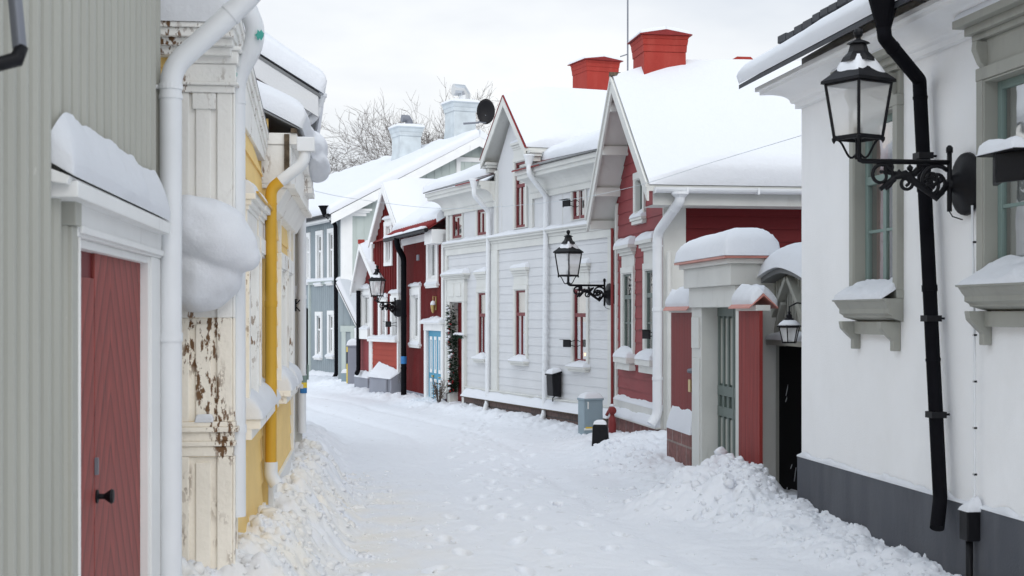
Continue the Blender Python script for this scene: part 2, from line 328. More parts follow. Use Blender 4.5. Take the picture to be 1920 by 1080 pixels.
class MB:
    def __init__(s, fr): s.fr = fr; s.V = []; s.Fc = []
    def add(s, vs, fs):
        o = len(s.V); s.V += [tuple(v) for v in vs]; s.Fc += [tuple(o+i for i in f) for f in fs]; return s
    def hexa(s, p):
        return s.add(p, [(0, 3, 2, 1), (4, 5, 6, 7), (0, 1, 5, 4), (1, 2, 6, 5), (2, 3, 7, 6), (3, 0, 4, 7)])
    def box(s, u0, u1, v0, v1, z0, z1):
        u0, u1 = min(u0, u1), max(u0, u1); v0, v1 = min(v0, v1), max(v0, v1); z0, z1 = min(z0, z1), max(z0, z1)
        return s.hexa([(u0, v0, z0), (u1, v0, z0), (u1, v1, z0), (u0, v1, z0), (u0, v0, z1), (u1, v0, z1), (u1, v1, z1), (u0, v1, z1)])
    def quad(s, a, b, c, d): return s.add([a, b, c, d], [(0, 1, 2, 3)])
    def prism(s, poly, axis, a, b):
        n = len(poly)
        f = {'u': lambda p, t: (t, p[0], p[1]), 'v': lambda p, t: (p[0], t, p[1]), 'z': lambda p, t: (p[0], p[1], t)}[axis]
        vs = [f(p, a) for p in poly]+[f(p, b) for p in poly]
        return s.add(vs, [tuple(range(n)), tuple(range(2*n-1, n-1, -1))]+[(i, (i+1) % n, n+(i+1) % n, n+i) for i in range(n)])
    def beam(s, p, q, w, h, up=(0, 0, 1)):
        p = Vector(p); q = Vector(q); t = (q-p).normalized(); up = Vector(up)
        x = t.cross(up); x.normalize(); y = x.cross(t); y.normalize(); x *= w/2; y *= h/2
        return s.hexa([p-x-y, p+x-y, p+x+y, p-x+y, q-x-y, q+x-y, q+x+y, q-x+y])
    def tube(s, pts, r, n=10, cap=True):
        pts = [Vector(p) for p in pts]; m = len(pts)
        rs = r if isinstance(r, (list, tuple)) else [r]*m
        T = []
        for i in range(m):
            a = (pts[i]-pts[i-1]).normalized() if i else None
            b = (pts[i+1]-pts[i]).normalized() if i < m-1 else None
            T.append((a+b).normalized() if a is not None and b is not None else (a or b))
        ref = Vector((0, 0, 1)) if abs(T[0].z) < .9 else Vector((1, 0, 0))
        x = T[0].cross(ref).normalized(); vs = []
        for i in range(m):
            x = (x-T[i]*x.dot(T[i])).normalized(); y = T[i].cross(x)
            k = 1.0
            if 0 < i < m-1:
                c = max(.5, math.sqrt(max(0, (1+(pts[i]-pts[i-1]).normalized().dot((pts[i+1]-pts[i]).normalized()))/2))); k = 1/c**.5
            for j in range(n):
                a = 2*math.pi*j/n; vs.append(pts[i]+(x*math.cos(a)+y*math.sin(a))*rs[i]*k)
        fs = [(i*n+j, i*n+(j+1) % n, (i+1)*n+(j+1) % n, (i+1)*n+j) for i in range(m-1) for j in range(n)]
        if cap: fs += [tuple(range(n-1, -1, -1)), tuple((m-1)*n+j for j in range(n))]
        return s.add(vs, fs)
    def lathe(s, prof, c=(0, 0, 0), n=12, rot=0.0, axis='z', sq=(1, 1)):
        vs = []; m = len(prof)
        for r, z in prof:
            for j in range(n):
                a = rot+2*math.pi*j/n; x, y = r*math.cos(a)*sq[0], r*math.sin(a)*sq[1]
                vs.append((c[0]+x, c[1]+y, c[2]+z) if axis == 'z' else (c[0]+x, c[1]+z, c[2]+y))
        fs = [(i*n+j, i*n+(j+1) % n, (i+1)*n+(j+1) % n, (i+1)*n+j) for i in range(m-1) for j in range(n)]
        fs += [tuple(range(n-1, -1, -1)), tuple((m-1)*n+j for j in range(n))]
        return s.add(vs, fs)
    def grid(s, A, closed=False):
        h, w = A.shape[:2]
        return s.add([tuple(p) for p in A.reshape(-1, 3)], [(i*w+j, i*w+j+1, (i+1)*w+j+1, (i+1)*w+j) for i in range(h-1) for j in range(w-1)])
    def cornice(s, u0, u1, ztop, steps, e0=True, e1=True, v0=0.0, back=.02):
        """stacked courses: (projection, height) from the top down, mitred round flagged ends"""
        z = ztop
        for p, h in steps:
            s.box(u0-(p if e0 else 0), u1+(p if e1 else 0), v0-back, v0+p, z-h, z); z -= h
        return s
    def mould(s, u0, u1, prof, m0=0, m1=0):
        """moulding with section prof [(v,z)] along u; m0/m1 = 1 mitres the end outwards"""
        n = len(prof)
        vs = [(u0-m0*max(v, 0), v, z) for v, z in prof]+[(u1+m1*max(v, 0), v, z) for v, z in prof]
        return s.add(vs, [tuple(range(n)), tuple(range(2*n-1, n-1, -1))]+[(i, (i+1) % n, n+(i+1) % n, n+i) for i in range(n)])
    def build(s, name, m, root, parent=None, smooth=False, bevel=0.0, fix=True):
        V = s.V
        tf = root.fr if root is not None else WORLD
        if tf is not s.fr:
            A = np.array(V); W = s.fr.O+A[:, :1]*s.fr.d+A[:, 1:2]*s.fr.n+np.c_[np.zeros((len(A), 2)), A[:, 2]]
            q = W-tf.O; V = np.c_[q@tf.d, q@tf.n, q[:, 2]].tolist()
        me = bpy.data.meshes.new(name); me.from_pydata(V, [], s.Fc)
        if fix:
            b = bmesh.new(); b.from_mesh(me); bmesh.ops.recalc_face_normals(b, faces=b.faces); b.to_mesh(me); b.free()
        if smooth: me.polygons.foreach_set('use_smooth', [True]*len(me.polygons))
        me.materials.append(M[m] if isinstance(m, str) else m)
        o = bpy.data.objects.new(name, me); COL.objects.link(o)
        if smooth == 'auto':
            me.shade_flat() if hasattr(me, 'shade_flat') else None
        if bevel:
            k = o.modifiers.new('bevel', 'BEVEL'); k.width = bevel; k.segments = 2; k.limit_method = 'ANGLE'
        p = parent if parent is not None else (root.o if root is not None else None)
        if p is not None: o.parent = p
        return o

class Thing:
    def __init__(s, name, label, cat, fr, at=None, group=None):
        if at is not None:
            o = fr.w(*at); s.fr = Frame(o[0], o[1], fr.d[0], fr.d[1], o[2])
        else: s.fr = fr
        s.o = bpy.data.objects.new(name, None); COL.objects.link(s.o)
        s.o.location = tuple(s.fr.O); s.o.rotation_euler = (0, 0, s.fr.ang())
        s.o['label'] = label; s.o['category'] = cat
        if group: s.o['group'] = group
        s.o.empty_display_size = .2
def tag(o, label, cat, group=None, kind=None):
    if label: o['label'] = label; o['category'] = cat
    if group: o['group'] = group
    if kind: o['kind'] = kind
    return o
def copy_tree(o, loc, rotz, label):
    c = o.copy(); COL.objects.link(c); c.location = loc; c.rotation_euler = (0, 0, rotz); c['label'] = label
    for ch in list(o.children):
        d = ch.copy(); COL.objects.link(d); d.parent = c
        for g in list(ch.children):
            e = g.copy(); COL.objects.link(e); e.parent = d
    return c

# ------------------------------------------------------------------ wall, window, roof and snow helpers
def cut(a, b, spans):
    out = [(a, b)]
    for s0, s1 in spans:
        nx = []
        for x, y in out:
            if s1 <= x or s0 >= y: nx.append((x, y)); continue
            if s0 > x: nx.append((x, s0))
            if s1 < y: nx.append((s1, y))
        out = nx
    return [(x, y) for x, y in out if y-x > 1e-4]
def hsiding(mb, z0, z1, ulim, holes=(), board=.14, lap=.016, v=0.0):
    """lapped horizontal boards; ulim(z) -> (u0,u1); holes (u0,u1,z0,z1)"""
    z = z0
    while z < z1-1e-4:
        t = min(z+board, z1); cuts = sorted({z, t}|{h[i] for h in holes for i in (2, 3) if z < h[i] < t})
        for a, b in zip(cuts, cuts[1:]):
            m = (a+b)/2; va = v+lap*(1-(a-z)/board); vb = v+lap*(1-(b-z)/board)
            a0, a1 = ulim(a); b0, b1 = ulim(b); L = min(a0, b0); R = max(a1, b1)
            for x, y in cut(L, R, [(h[0], h[1]) for h in holes if h[2] <= m <= h[3]]):
                xa, xb = (a0, b0) if x == L else (x, x); ya, yb = (a1, b1) if y == R else (y, y)
                if ya-xa < 1e-4 and yb-xb < 1e-4: continue
                mb.quad((xa, va, a), (ya, va, a), (yb, vb, b), (xb, vb, b))
                if a == z and lap: mb.quad((xa, v-.003, a), (ya, v-.003, a), (ya, va, a), (xa, va, a))
        z = t
    return mb
def vprofile(mb, prof, z0, ztop, holes=()):
    """vertical boards: profile [(u,v)] extruded from z0 to ztop(u)"""
    for (ua, va), (ub, vb) in zip(prof, prof[1:]):
        m = (ua+ub)/2; ta, tb = ztop(ua), ztop(ub)
        if max(ta, tb) <= z0+1e-3: continue
        top = max(ta, tb)
        for a, b in cut(z0, top, [(h[2], h[3]) for h in holes if h[0] <= m <= h[1]]):
            ba, bb = (ta, tb) if b == top else (b, b)
            mb.quad((ua, va, a), (ub, vb, a), (ub, vb, max(bb, a)), (ua, va, max(ba, a)))
    return mb
def battens(u0, u1, period, w, d, v=0.0):
    p = [(u0, v)]; k = u0+period/2
    while k+w/2 < u1:
        p += [(k-w/2, v), (k-w/2+.002, v+d), (k+w/2-.002, v+d), (k+w/2, v)]; k += period
    return p+[(u1, v)]
def ribs(u0, u1, period, d, v=0.0):
    p = []; n = int((u1-u0)/period)+1
    for i in range(n):
        for f, h in ((0, 0), (.46, 0), (.47, .35), (.52, .72), (.60, .94), (.70, 1), (.80, .9), (.88, .6), (.93, 0)):
            u = u0+(i+f)*period
            if u <= u1: p.append((u, v+d*h))
    return p
def snow_slab(mb, p00, p10, p11, p01, t=.2, r=.2, amp=.02, n=(24, 16), seed=1, rnd=(1, 1, 1, 1), bulge=0.0, freq=1.3, lift=0.0):
    """blanket of snow on the quad p00-p10-p11-p01 (rnd: rounded at s=0, s=1, t=0, t=1)"""
    p00, p10, p11, p01 = [np.array(p, float) for p in (p00, p10, p11, p01)]
    L = np.linalg.norm(p10-p00); H = np.linalg.norm(p01-p00)
    def par(k, a, b, ln):
        x = np.linspace(0, 1, k); e = np.concatenate([np.linspace(0, min(.45, r/ln), 7)**1.0, 1-np.linspace(0, min(.45, r/ln), 7)])
        return np.unique(np.round(np.concatenate([x, e]), 5))
    S = par(n[0], 0, 0, L); T = par(n[1], 0, 0, H); s, q = np.meshgrid(S, T)
    base = ((1-s)*(1-q))[..., None]*p00+(s*(1-q))[..., None]*p10+(s*q)[..., None]*p11+((1-s)*q)[..., None]*p01
    e = np.ones_like(s)
    for f, dist in ((rnd[0], s*L), (rnd[1], (1-s)*L), (rnd[2], q*H), (rnd[3], (1-q)*H)):
        if f > 1: k = np.clip(dist/(r*f), 0, 1); e = np.minimum(e, .12+.88*k*(2-k)*.5+.44*k*k*(3-2*k))
        elif f: k = np.clip(dist/r, 0, 1); e = np.minimum(e, np.sqrt(1-(1-k)**2))
    N = np.cross(p10-p00, p01-p00); N /= np.linalg.norm(N); N = N if N[2] > 0 else -N
    up = N*.6+np.array([0, 0, 1])*.4; up /= np.linalg.norm(up)
    h = t*e*(1+amp/t*2*(fbm(s*L*freq+seed*7.3, q*H*freq+seed*3.1, seed)-.47)*2)
    if lift:
        es = np.clip(np.minimum(s*L, (1-s)*L)/max(r*1.2, .03), 0, 1); es = es*(2-es)
        h = h+lift*q*es*(.8+.10*fbm(s*L*freq*.6+seed, q*0+seed, seed+3)+.035*vnoise(s*L*16, q*0, 5)*q)
    top = base+h[..., None]*up
    if bulge:
        c = (p00+p10+p11+p01)/4; k = (e*(1-e)*4)[..., None]
        dirv = base-c; dirv /= np.maximum(1e-6, np.linalg.norm(dirv, axis=-1, keepdims=True)); top = top+dirv*k*bulge
    mb.grid(top); mb.grid(base-np.array([0, 0, .004]))
    B = base-np.array([0, 0, .004])
    for a, b in ((top[0], B[0]), (top[-1], B[-1]), (top[:, 0], B[:, 0]), (top[:, -1], B[:, -1])):
        mb.grid(np.stack([a, b]))
    return mb
def flat_snow(mb, u0, u1, v0, v1, z, t=.06, r=.05, seed=1, slope=0.0, amp=.02):
    """snow lying on a ledge; slope = how much higher it lies against the wall"""
    return snow_slab(mb, (u0, v1, z), (u1, v1, z), (u1, v0, z), (u0, v0, z), t, max(r, .85*(v1-v0)), amp, (26, 8), seed, (1, 1, 1, 0), freq=5, lift=slope)

def cove(v, z, p, h, n=6):
    """section of an eave moulding hanging below (v+p, z): fascia, cove, bead"""
    q = [(-.02, z), (v+p, z), (v+p, z-h*.16), (v+p*.9, z-h*.18), (v+p*.9, z-h*.30)]
    for i in range(n+1):
        a = math.pi/2*i/n; q.append((v+p*(.86-.62*math.sin(a)), z-h*(.32+.40*(1-math.cos(a)))))
    q += [(v+p*.22, z-h*.76), (v+p*.14, z-h*.80), (v+p*.14, z-h*.98), (-.02, z-h)]
    return q
def window(H, fr, u0, u1, z0, z1, cas='white', sash='white', cw=.09, proud=.035, rec=.05, cols=2, transom=.32,
           hood=None, sill=None, snow=.05, curtain='curtain', rows=1, seed=1, parent=None, sw=.04, curt=.30, label=None, bottom=True, ct=None):
    """opening u0..u1 x z0..z1: casing > sash, pane, room, curtain, hood, sill, snow"""
    if u0 > u1: u0, u1 = u1, u0
    ct = cw if ct is None else ct
    m = MB(fr)
    m.box(u0-cw, u0, -.01, proud, z0-.002, z1); m.box(u1, u1+cw, -.01, proud, z0-.002, z1)
    m.box(u0-cw-.004, u1+cw+.004, -.01, proud+.003, z1, z1+ct)
    if bottom: m.box(u0-cw-.004, u1+cw+.004, -.01, proud+.003, z0-cw*.8, z0-.002)
    d = -rec-.03
    m.box(u0-.001, u0+.014, d, proud-.006, z0, z1-.001); m.box(u1-.014, u1+.001, d, proud-.006, z0, z1-.001)
    m.box(u0+.014, u1-.014, d, proud-.006, z1-.014, z1-.001); m.box(u0+.014, u1-.014, d, proud-.006, z0, z0+.014)
    wo = m.build('window', cas, H, parent, bevel=.004)
    if label: wo['label'] = label
    a, b, c, e = u0+.014, u1-.014, z0+.014, z1-.014; g = MB(fr); v0, v1 = -rec-.028, -rec+.004
    g.box(a, a+sw, v0, v1, c, e); g.box(b-sw, b, v0, v1, c, e)
    g.box(a+sw, b-sw, v0, v1-.002, c, c+sw*1.2); g.box(a+sw, b-sw, v0, v1-.002, e-sw, e)
    zt = e-(e-c)*transom if transom else e-sw
    if transom: g.box(a+sw, b-sw, v0, v1+.008, zt-.03, zt+.03)
    for i in range(1, cols):
        x = a+(b-a)*i/cols; g.box(x-sw*.55, x+sw*.55, v0, v1-.004, c+sw*1.2, zt-.03)
    for i in range(1, rows):
        z = c+sw+(zt-c-sw)*i/rows; g.box(a+sw, b-sw, v0+.006, v1-.006, z-.011, z+.011)
    g.build('sash', sash, H, wo, bevel=.003)
    MB(fr).quad((a, -rec-.014, c), (b, -rec-.014, c), (b, -rec-.014, e), (a, -rec-.014, e)).build('pane', 'glass', H, wo, fix=False)
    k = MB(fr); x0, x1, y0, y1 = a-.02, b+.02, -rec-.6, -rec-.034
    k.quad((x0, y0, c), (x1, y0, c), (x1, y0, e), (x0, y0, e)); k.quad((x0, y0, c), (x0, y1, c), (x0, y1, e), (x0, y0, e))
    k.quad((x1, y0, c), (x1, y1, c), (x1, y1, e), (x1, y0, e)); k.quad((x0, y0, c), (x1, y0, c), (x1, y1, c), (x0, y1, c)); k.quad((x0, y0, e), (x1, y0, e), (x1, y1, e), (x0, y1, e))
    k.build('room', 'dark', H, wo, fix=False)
    if curtain:
        q = MB(fr); rnd_ = random.Random(seed)
        for s0, s1 in ((a, a+(b-a)*curt), (b-(b-a)*curt, b)):
            ph = rnd_.random()*6; N = 22
            A = np.array([[(s0+(s1-s0)*i/N, -rec-.10-.018*math.sin(i*1.15+ph)-.01*math.sin(i*.5), z) for i in range(N+1)] for z in (c, (c+e)/2, e)])
            q.grid(A)
        q.build('curtain', curtain, H, wo, smooth=True, fix=False)
    if hood:
        hp, hh = hood
        m = MB(fr); zt = z1+ct
        m.box(u0-cw, u1+cw, -.01, proud*.6, zt, zt+hh*.55)
        for i, (f, zz) in enumerate(((.35, .55), (.6, .68), (1.0, .84))):
            m.box(u0-cw-hp*f*.6, u1+cw+hp*f*.6, -.01, hp*f+.01, zt+hh*zz, zt+hh*(zz+.16 if i else .68))
        m.build('hood', cas, H, wo, bevel=.003)
        if snow:
            flat_snow(MB(fr), u0-cw-hp*.55, u1+cw+hp*.55, .0, hp+.012, zt+hh+.002, snow*1.1, .05, seed, .025).build('snow', 'snow', H, wo, smooth=True)
    if sill:
        sp, sh = sill
        m = MB(fr); m.box(u0-cw-.03, u1+cw+.03, -.01, proud+sp, z0-sh*.45-cw*.8, z0-cw*.8-.001)
        m.box(u0-cw-.005, u1+cw+.005, -.01, proud+sp*.55, z0-sh-cw*.8, z0-sh*.45-cw*.8-.001)
        m.build('sill', cas, H, wo, bevel=.004)
        if snow:
            flat_snow(MB(fr), u0-cw-.025, u1+cw+.025, -.0, proud+sp+.012, z0-cw*.8+.002, snow, .04, seed+5, .06).build('snow', 'snow', H, wo, smooth=True)
    return wo

def pipe(H, fr, pts, r, m='whitepipe', parent=None, name='downpipe', joints=True, n=14, bend=1.6):
    """rounded-elbow pipe through (u,v,z) points"""
    P3 = [Vector(p) for p in pts]; out = [P3[0]]
    for i in range(1, len(P3)-1):
        a, b, c = P3[i-1], P3[i], P3[i+1]; k = min(bend*r, (b-a).length*.45, (c-b).length*.45)
        p, q = b+(a-b).normalized()*k, b+(c-b).normalized()*k
        for t in (0, .25, .5, .75, 1): out.append(p*(1-t)**2+b*2*t*(1-t)+q*t*t)
    out.append(P3[-1]); mb = MB(fr); mb.tube(out, r, n)
    if joints:
        for i in range(1, len(P3)-1):
            a, b = P3[i], P3[i+1]; L = (b-a).length; d = (b-a)/max(L, 1e-6)
            if L > 5*r: q = a+d*min(2.6*r, L*.4); mb.tube([q-d*r*.18, q+d*r*.18], r*1.07, n)
            if L > 1.6:
                for f in (.42, .8): q = a+d*L*f; mb.tube([q-d*.02, q+d*.02], r*1.10, n)
    o = mb.build(name, m, H, parent, smooth=True)
    k = o.modifiers.new('e', 'EDGE_SPLIT'); k.split_angle = math.radians(50)
    return o
def hopper(H, fr, u, v, z0, z1, r0, r1, m, parent=None):
    return MB(fr).lathe([(r0, z0), (r0, z0+.01), (r1, z1-.03), (r1*1.08, z1-.03), (r1*1.08, z1)], (u, v, 0), 14).build('hopper', m, H, parent)
def roof_par(H, fr, u0, u1, ve, ze, vr, zr, vb, zb, m='roofgrey', th=.07, snow=.25, seed=1, name='roof', r=.22, over=.03, rnd=(1, 1), amp=.025):
    """ridge along u"""
    k = MB(fr); k.prism([(ve, ze), (vr, zr), (vb, zb), (vb, zb-th), (vr, zr-th*1.2), (ve, ze-th)], 'u', u0, u1)
    ro = k.build(name, m, H)
    if snow:
        s = MB(fr); e = .012
        snow_slab(s, (u0-over, ve+over, ze+e-over*.5), (u1+over, ve+over, ze+e-over*.5), (u1+over, vr, zr+e), (u0-over, vr, zr+e), snow, r, amp, (40, 24), seed, (rnd[0], rnd[1], 1, 0), bulge=.04)
        snow_slab(s, (u1+over, vb-over, zb+e), (u0-over, vb-over, zb+e), (u0-over, vr, zr+e), (u1+over, vr, zr+e), snow, r, amp, (20, 10), seed+1, (rnd[1], rnd[0], 1, 0))
        s.build('snow', 'snow', H, ro, smooth=True)
    return ro
def roof_gable(H, fr, uc, za, ua, zea, ub, zeb, vf, vb, m='roofgrey', th=.07, snow=.25, seed=1, r=.2, name='roof', amp=.02, n=(24, 24), vr_=4):
    """ridge along v from vf (front) to vb; eaves at ua and ub"""
    k = MB(fr); k.prism([(ua, zea), (uc, za), (ub, zeb), (ub, zeb-th), (uc, za-th*1.3), (ua, zea-th)], 'v', vb, vf)
    ro = k.build(name, m, H)
    if snow:
        s = MB(fr); e = .012
        for uu, ze, sd in ((ua, zea, seed), (ub, zeb, seed+1)):
            x = .02 if uu > uc else -.02
            snow_slab(s, (uu+x, vf+.0, ze+e), (uu+x, vb, ze+e), (uc, vb, za+e), (uc, vf+.0, za+e), snow, r, amp, n, sd, (vr_, 0, 1, 0), bulge=.03)
        s.build('snow', 'snow', H, ro, smooth=True)
    return ro
def barge(mb, ua, za, ub, zb, v0, v1, h, drop=0.0):
    mb.prism([(ua, za-drop), (ub, zb-drop), (ub, zb-drop-h), (ua, za-drop-h)], 'v', v0, v1)
def line(X0, sl, Y, right=True):
    return Frame(X0+sl*Y, Y, sl, 1) if right else Frame(X0+sl*Y, Y, -sl, -1)

# ------------------------------------------------------------------ ground
def gbase(y):
    y = np.asarray(y, float)
    return -0.006*y-0.00022*np.maximum(y-20, 0)**2*(y < 60)-0.00022*1600*(y >= 60)
LEFT = [(-12, .25), (0, -.965), (6.5, -1.62), (6.9, -1.66), (7.0, -1.40), (12.6, -1.96), (13.5, -2.0), (20, -3.05), (30, -6.5), (45, -14), (60, -24), (400, -200)]
RIGHT = [(-12, 5.83), (0, 4.08), (11.67, 2.38), (12.3, 2.22), (16.3, 1.74), (17.9, 1.93), (20.6, 1.52), (21, 1.50), (27.9, -1.27), (31.8, -2.45), (34, -3.3), (40, -4.6), (44, -5.28), (60, -12.5), (400, -160)]
def interp(y, t): return np.interp(y, [a for a, b in t], [b for a, b in t])
FOOT = []
_r = random.Random(12)
for x0_, y0_, dx_, n_, sg_ in ((.05, 8.2, -.05, 26, 1), (.75, 9.0, -.10, 22, -1), (-.25, 9.5, .02, 16, 1), (.45, 12.0, -.12, 18, 1)):
    for k_ in range(n_):
        FOOT.append((x0_+dx_*k_*.66+(.09 if k_ % 2 else -.09)+_r.uniform(-.05, .05)+.25*math.sin(k_*.3+x0_*9), y0_+k_*.66+_r.uniform(-.06, .06), _r.uniform(-.3, .3)))
def ground_z(x, y):
    sh_ = np.shape(x); x = np.atleast_1d(np.asarray(x, float)); y = np.atleast_1d(np.asarray(y, float))
    z = gbase(y)
    z = z+.035*(fbm(x*.9, y*.5, 3)-.47)+.018*(fbm(x*3, y*2.2, 5)-.47)
    near = np.clip((70-y)/30, 0, 1)
    # faint wheel and sledge tracks down the lane
    c = .5*(interp(y, LEFT)+interp(y, RIGHT))+.1
    for o in (-.55, .6):
        z = z-.04*np.exp(-((x-c-o-.12*np.sin(y*.25))/.14)**2)*(.4+.6*vnoise(x*2, y*.8, 9))*near
    # ploughed banks
    jag = (fbm(x*2.3+5, y*2.3, 21)-.47)*.9
    dl = np.maximum(x-interp(y, LEFT), 0)
    hl = np.interp(y, [-12, 5, 6.6, 7.5, 9, 12, 13.5, 16, 20, 60], [.3, .3, .48, .5, .44, .42, .44, .36, .2, .12])
    wl_ = np.interp(y, [-12, 6, 8, 12, 15, 22], [.5, .5, .55, .55, .5, .8])
    bl = np.clip(1.12-(dl+jag*.30)/wl_, 0, 1); bl = bl*bl*(3-2*bl)
    cl = clods(x, y, .26, 2)*.40+clods(x+.1, y, .12, 4)*.50+clods(x+.4, y+.2, .075, 5)*.35
    z = z+near*bl*hl*(.80+.7*(fbm(x*2.6, y*2.6, 7)-.4))+near*np.clip(bl*1.5, 0, 1)*cl*.75
    dr = np.maximum(interp(y, RIGHT)-x, 0)
    hr = np.interp(y, [-12, 6, 9, 10.6, 11.3, 12, 13, 14, 15, 16.5, 17.8, 19, 20.5, 22, 24, 28, 45, 60], [.05, .05, .06, .13, .15, .09, .06, .05, .05, .16, .28, .14, .05, .03, .08, .10, .10, .12])
    wr = np.interp(y, [-12, 9, 11, 13, 15, 17, 19, 21, 28, 32, 40], [.5, .5, .9, .9, .8, 1.3, 1.4, 1.0, .8, .8, 1.2])
    br = np.clip(1.1-(dr+jag*.35)/wr, 0, 1); br = br*br*(3-2*br)
    z = z+near*br*hr*(.85+.6*(fbm(x*2.1, y*2.1, 8)-.4))+near*np.clip(br*1.6, 0, 1)*cl*.62
    # the heap shovelled up in front of the portal
    d = np.sqrt(((x-1.93)/np.where(x < 1.93, .95, .5))**2+((y-12.55)/.95)**2)+jag*.22
    hk = np.clip((1.08-d)/.62, 0, 1); z = z+.25*hk*hk*(3-2*hk)*(1+.7*(fbm(x*2.6, y*2.6, 14)-.5))+np.clip(1.3-d, 0, 1)*cl*.5
    # footprints down the middle of the lane
    for fx, fy, fa in FOOT:
        m_ = (np.abs(y-fy) < .3) & (np.abs(x-fx) < .3)
        if np.any(m_):
            a_, b_ = (x[m_]-fx), (y[m_]-fy); p_ = a_*math.cos(fa)+b_*math.sin(fa); q_ = -a_*math.sin(fa)+b_*math.cos(fa)
            r2 = (p_/.055)**2+(q_/.14)**2; z[m_] = z[m_]-.030*np.exp(-r2**2)+.010*np.exp(-(np.sqrt(r2)-1.35)**2/.08)
    z = z+near*.5*cl*np.clip(fbm(x*.6+3, y*.6, 33)-.53, 0, 1)+near*.022*(fbm(x*7, y*5, 41)-.47)
    return z.reshape(sh_)
def build_ground():
    ys = np.concatenate([np.linspace(-12, 2, 20), np.linspace(2.2, 5.5, 24), np.geomspace(5.55, 19, 600), np.geomspace(19.08, 50, 230), np.geomspace(51, 900, 30)])
    t = np.concatenate([-np.geomspace(.40, 6, 26)[::-1], np.linspace(-.335, .345, 560), np.geomspace(.35, 6, 26)])
    Yg, Tg = np.meshgrid(ys, t, indexing='ij'); Xg = Tg*(np.maximum(Yg, 3.0)+.3)
    Zg = ground_z(Xg, Yg)
    mb = MB(WORLD); mb.grid(np.stack([Xg, Yg, Zg], -1))
    o = mb.build('ground', 'groundsnow', None, smooth=True, fix=False)
    dl = Xg-interp(Yg, LEFT)
    g = np.clip(1.5-dl/1.0, 0, 1)*np.clip((16-Yg)/3, 0, 1)*.9
    at = o.data.attributes.new('grit', 'FLOAT', 'POINT'); at.data.foreach_set('value', g.ravel().astype('f'))
    tag(o, None, None, kind='structure')
build_ground()
def build_clumps():
    """loose lumps of ploughed snow lying on the banks"""
    b = bmesh.new(); bmesh.ops.create_icosphere(b, subdivisions=2, radius=1.0)
    V0 = np.array([v.co[:] for v in b.verts]); F0 = np.array([[v.index for v in f.verts] for f in b.faces]); b.free()
    rs = np.random.RandomState(5); X = []; Y = []; Rr = []
    for n, side, y0, y1, w, rmax in ((1300, 0, 5.6, 15.5, .66, .045), (420, 0, 5.6, 16, 1.1, .026), (500, 1, 8.6, 12.6, .5, .042), (380, 1, 11.3, 14.2, 1.1, .055), (300, 1, 15.2, 20.3, .9, .045), (160, 1, 21, 32, .6, .05), (130, 2, 6, 18, 0, .02)):
        yy = y0+(y1-y0)*rs.rand(n)**(1.25 if side == 0 else 1.0); q = np.abs(rs.randn(n))*w*.6
        xx = interp(yy, LEFT)+q if side == 0 else interp(yy, RIGHT)-q if side == 1 else interp(yy, LEFT)+rs.rand(n)*(interp(yy, RIGHT)-interp(yy, LEFT))
        X.append(xx); Y.append(yy); Rr.append(.008+(rmax-.008)*rs.rand(n)**3.2)
    X = np.concatenate(X); Y = np.concatenate(Y); Rr = np.concatenate(Rr); Z = ground_z(X, Y); n = len(X)
    ph = rs.rand(n, 6)*6.28; sc = .7+.6*rs.rand(n, 3); sc[:, 2] *= .8
    D = V0[None]; d = 1+.22*np.sin(D[..., 0]*2.3+ph[:, None, 0])+.22*np.sin(D[..., 1]*2.7+ph[:, None, 1])+.13*np.sin(D[..., 2]*3.1+ph[:, None, 2])+.16*np.sin(D[..., 0]*5+D[..., 1]*4+ph[:, None, 3])+.10*np.sin(D[..., 2]*7+D[..., 1]*5+ph[:, None, 5])
    Pn = D*d[..., None]*sc[:, None]; ca, sa = np.cos(ph[:, 4]), np.sin(ph[:, 4])
    x = Pn[..., 0]*ca[:, None]-Pn[..., 1]*sa[:, None]; y = Pn[..., 0]*sa[:, None]+Pn[..., 1]*ca[:, None]
    A = np.stack([X[:, None]+x*Rr[:, None], Y[:, None]+y*Rr[:, None], (Z-Rr*.28)[:, None]+Pn[..., 2]*Rr[:, None]], -1).reshape(-1, 3)
    Fa = (F0[None]+(np.arange(n)*len(V0))[:, None, None]).reshape(-1, 3)
    me = bpy.data.meshes.new('snow_clumps'); me.from_pydata(A.tolist(), [], Fa.tolist()); me.polygons.foreach_set('use_smooth', [True]*len(me.polygons))
    me.materials.append(M['groundsnow']); o = bpy.data.objects.new('snow_clumps', me); COL.objects.link(o)
    g = np.clip(1.4-(X-interp(Y, LEFT)), 0, 1)*.8; at = me.attributes.new('grit', 'FLOAT', 'POINT'); at.data.foreach_set('value', np.repeat(g, len(V0)).astype('f'))
    tag(o, 'loose lumps of ploughed snow along both sides of the lane', 'snow', kind='stuff')
build_clumps()

# ------------------------------------------------------------------ white rendered house, right foreground
A = line(4.08, -.146, 11.67)
H = Thing('plaster_house', 'white rendered house with grey plinth and grey-green window frames, nearest on the right', 'house', A)
zpl = .49
w1 = (A.u(1686), A.u(1611), A.z(1650, 545), A.z(1650, 212)); f2 = A.u(1856)
w2 = (f2-.98, f2, A.z(1850, 515), A.z(1856, 150))
wall = MB(A); hsiding(wall, zpl-.05, 3.75, lambda z: (-9.5, 0), [w1, w2], board=9, lap=0)
wall.quad((0, 0, -.5), (0, -6, -.5), (0, -6, 3.75), (0, 0, 3.75)); wall.quad((-9.5, 0, -.5), (-9.5, -6, -.5), (-9.5, -6, 5.6), (-9.5, 0, 3.75)); wall.quad((-9.5, -6, -.5), (0, -6, -.5), (0, -6, 3.75), (-9.5, -6, 3.75))
wall.add([(0, 0, 3.75), (0, -3, 5.5), (0, -6, 3.75)], [(0, 1, 2)])
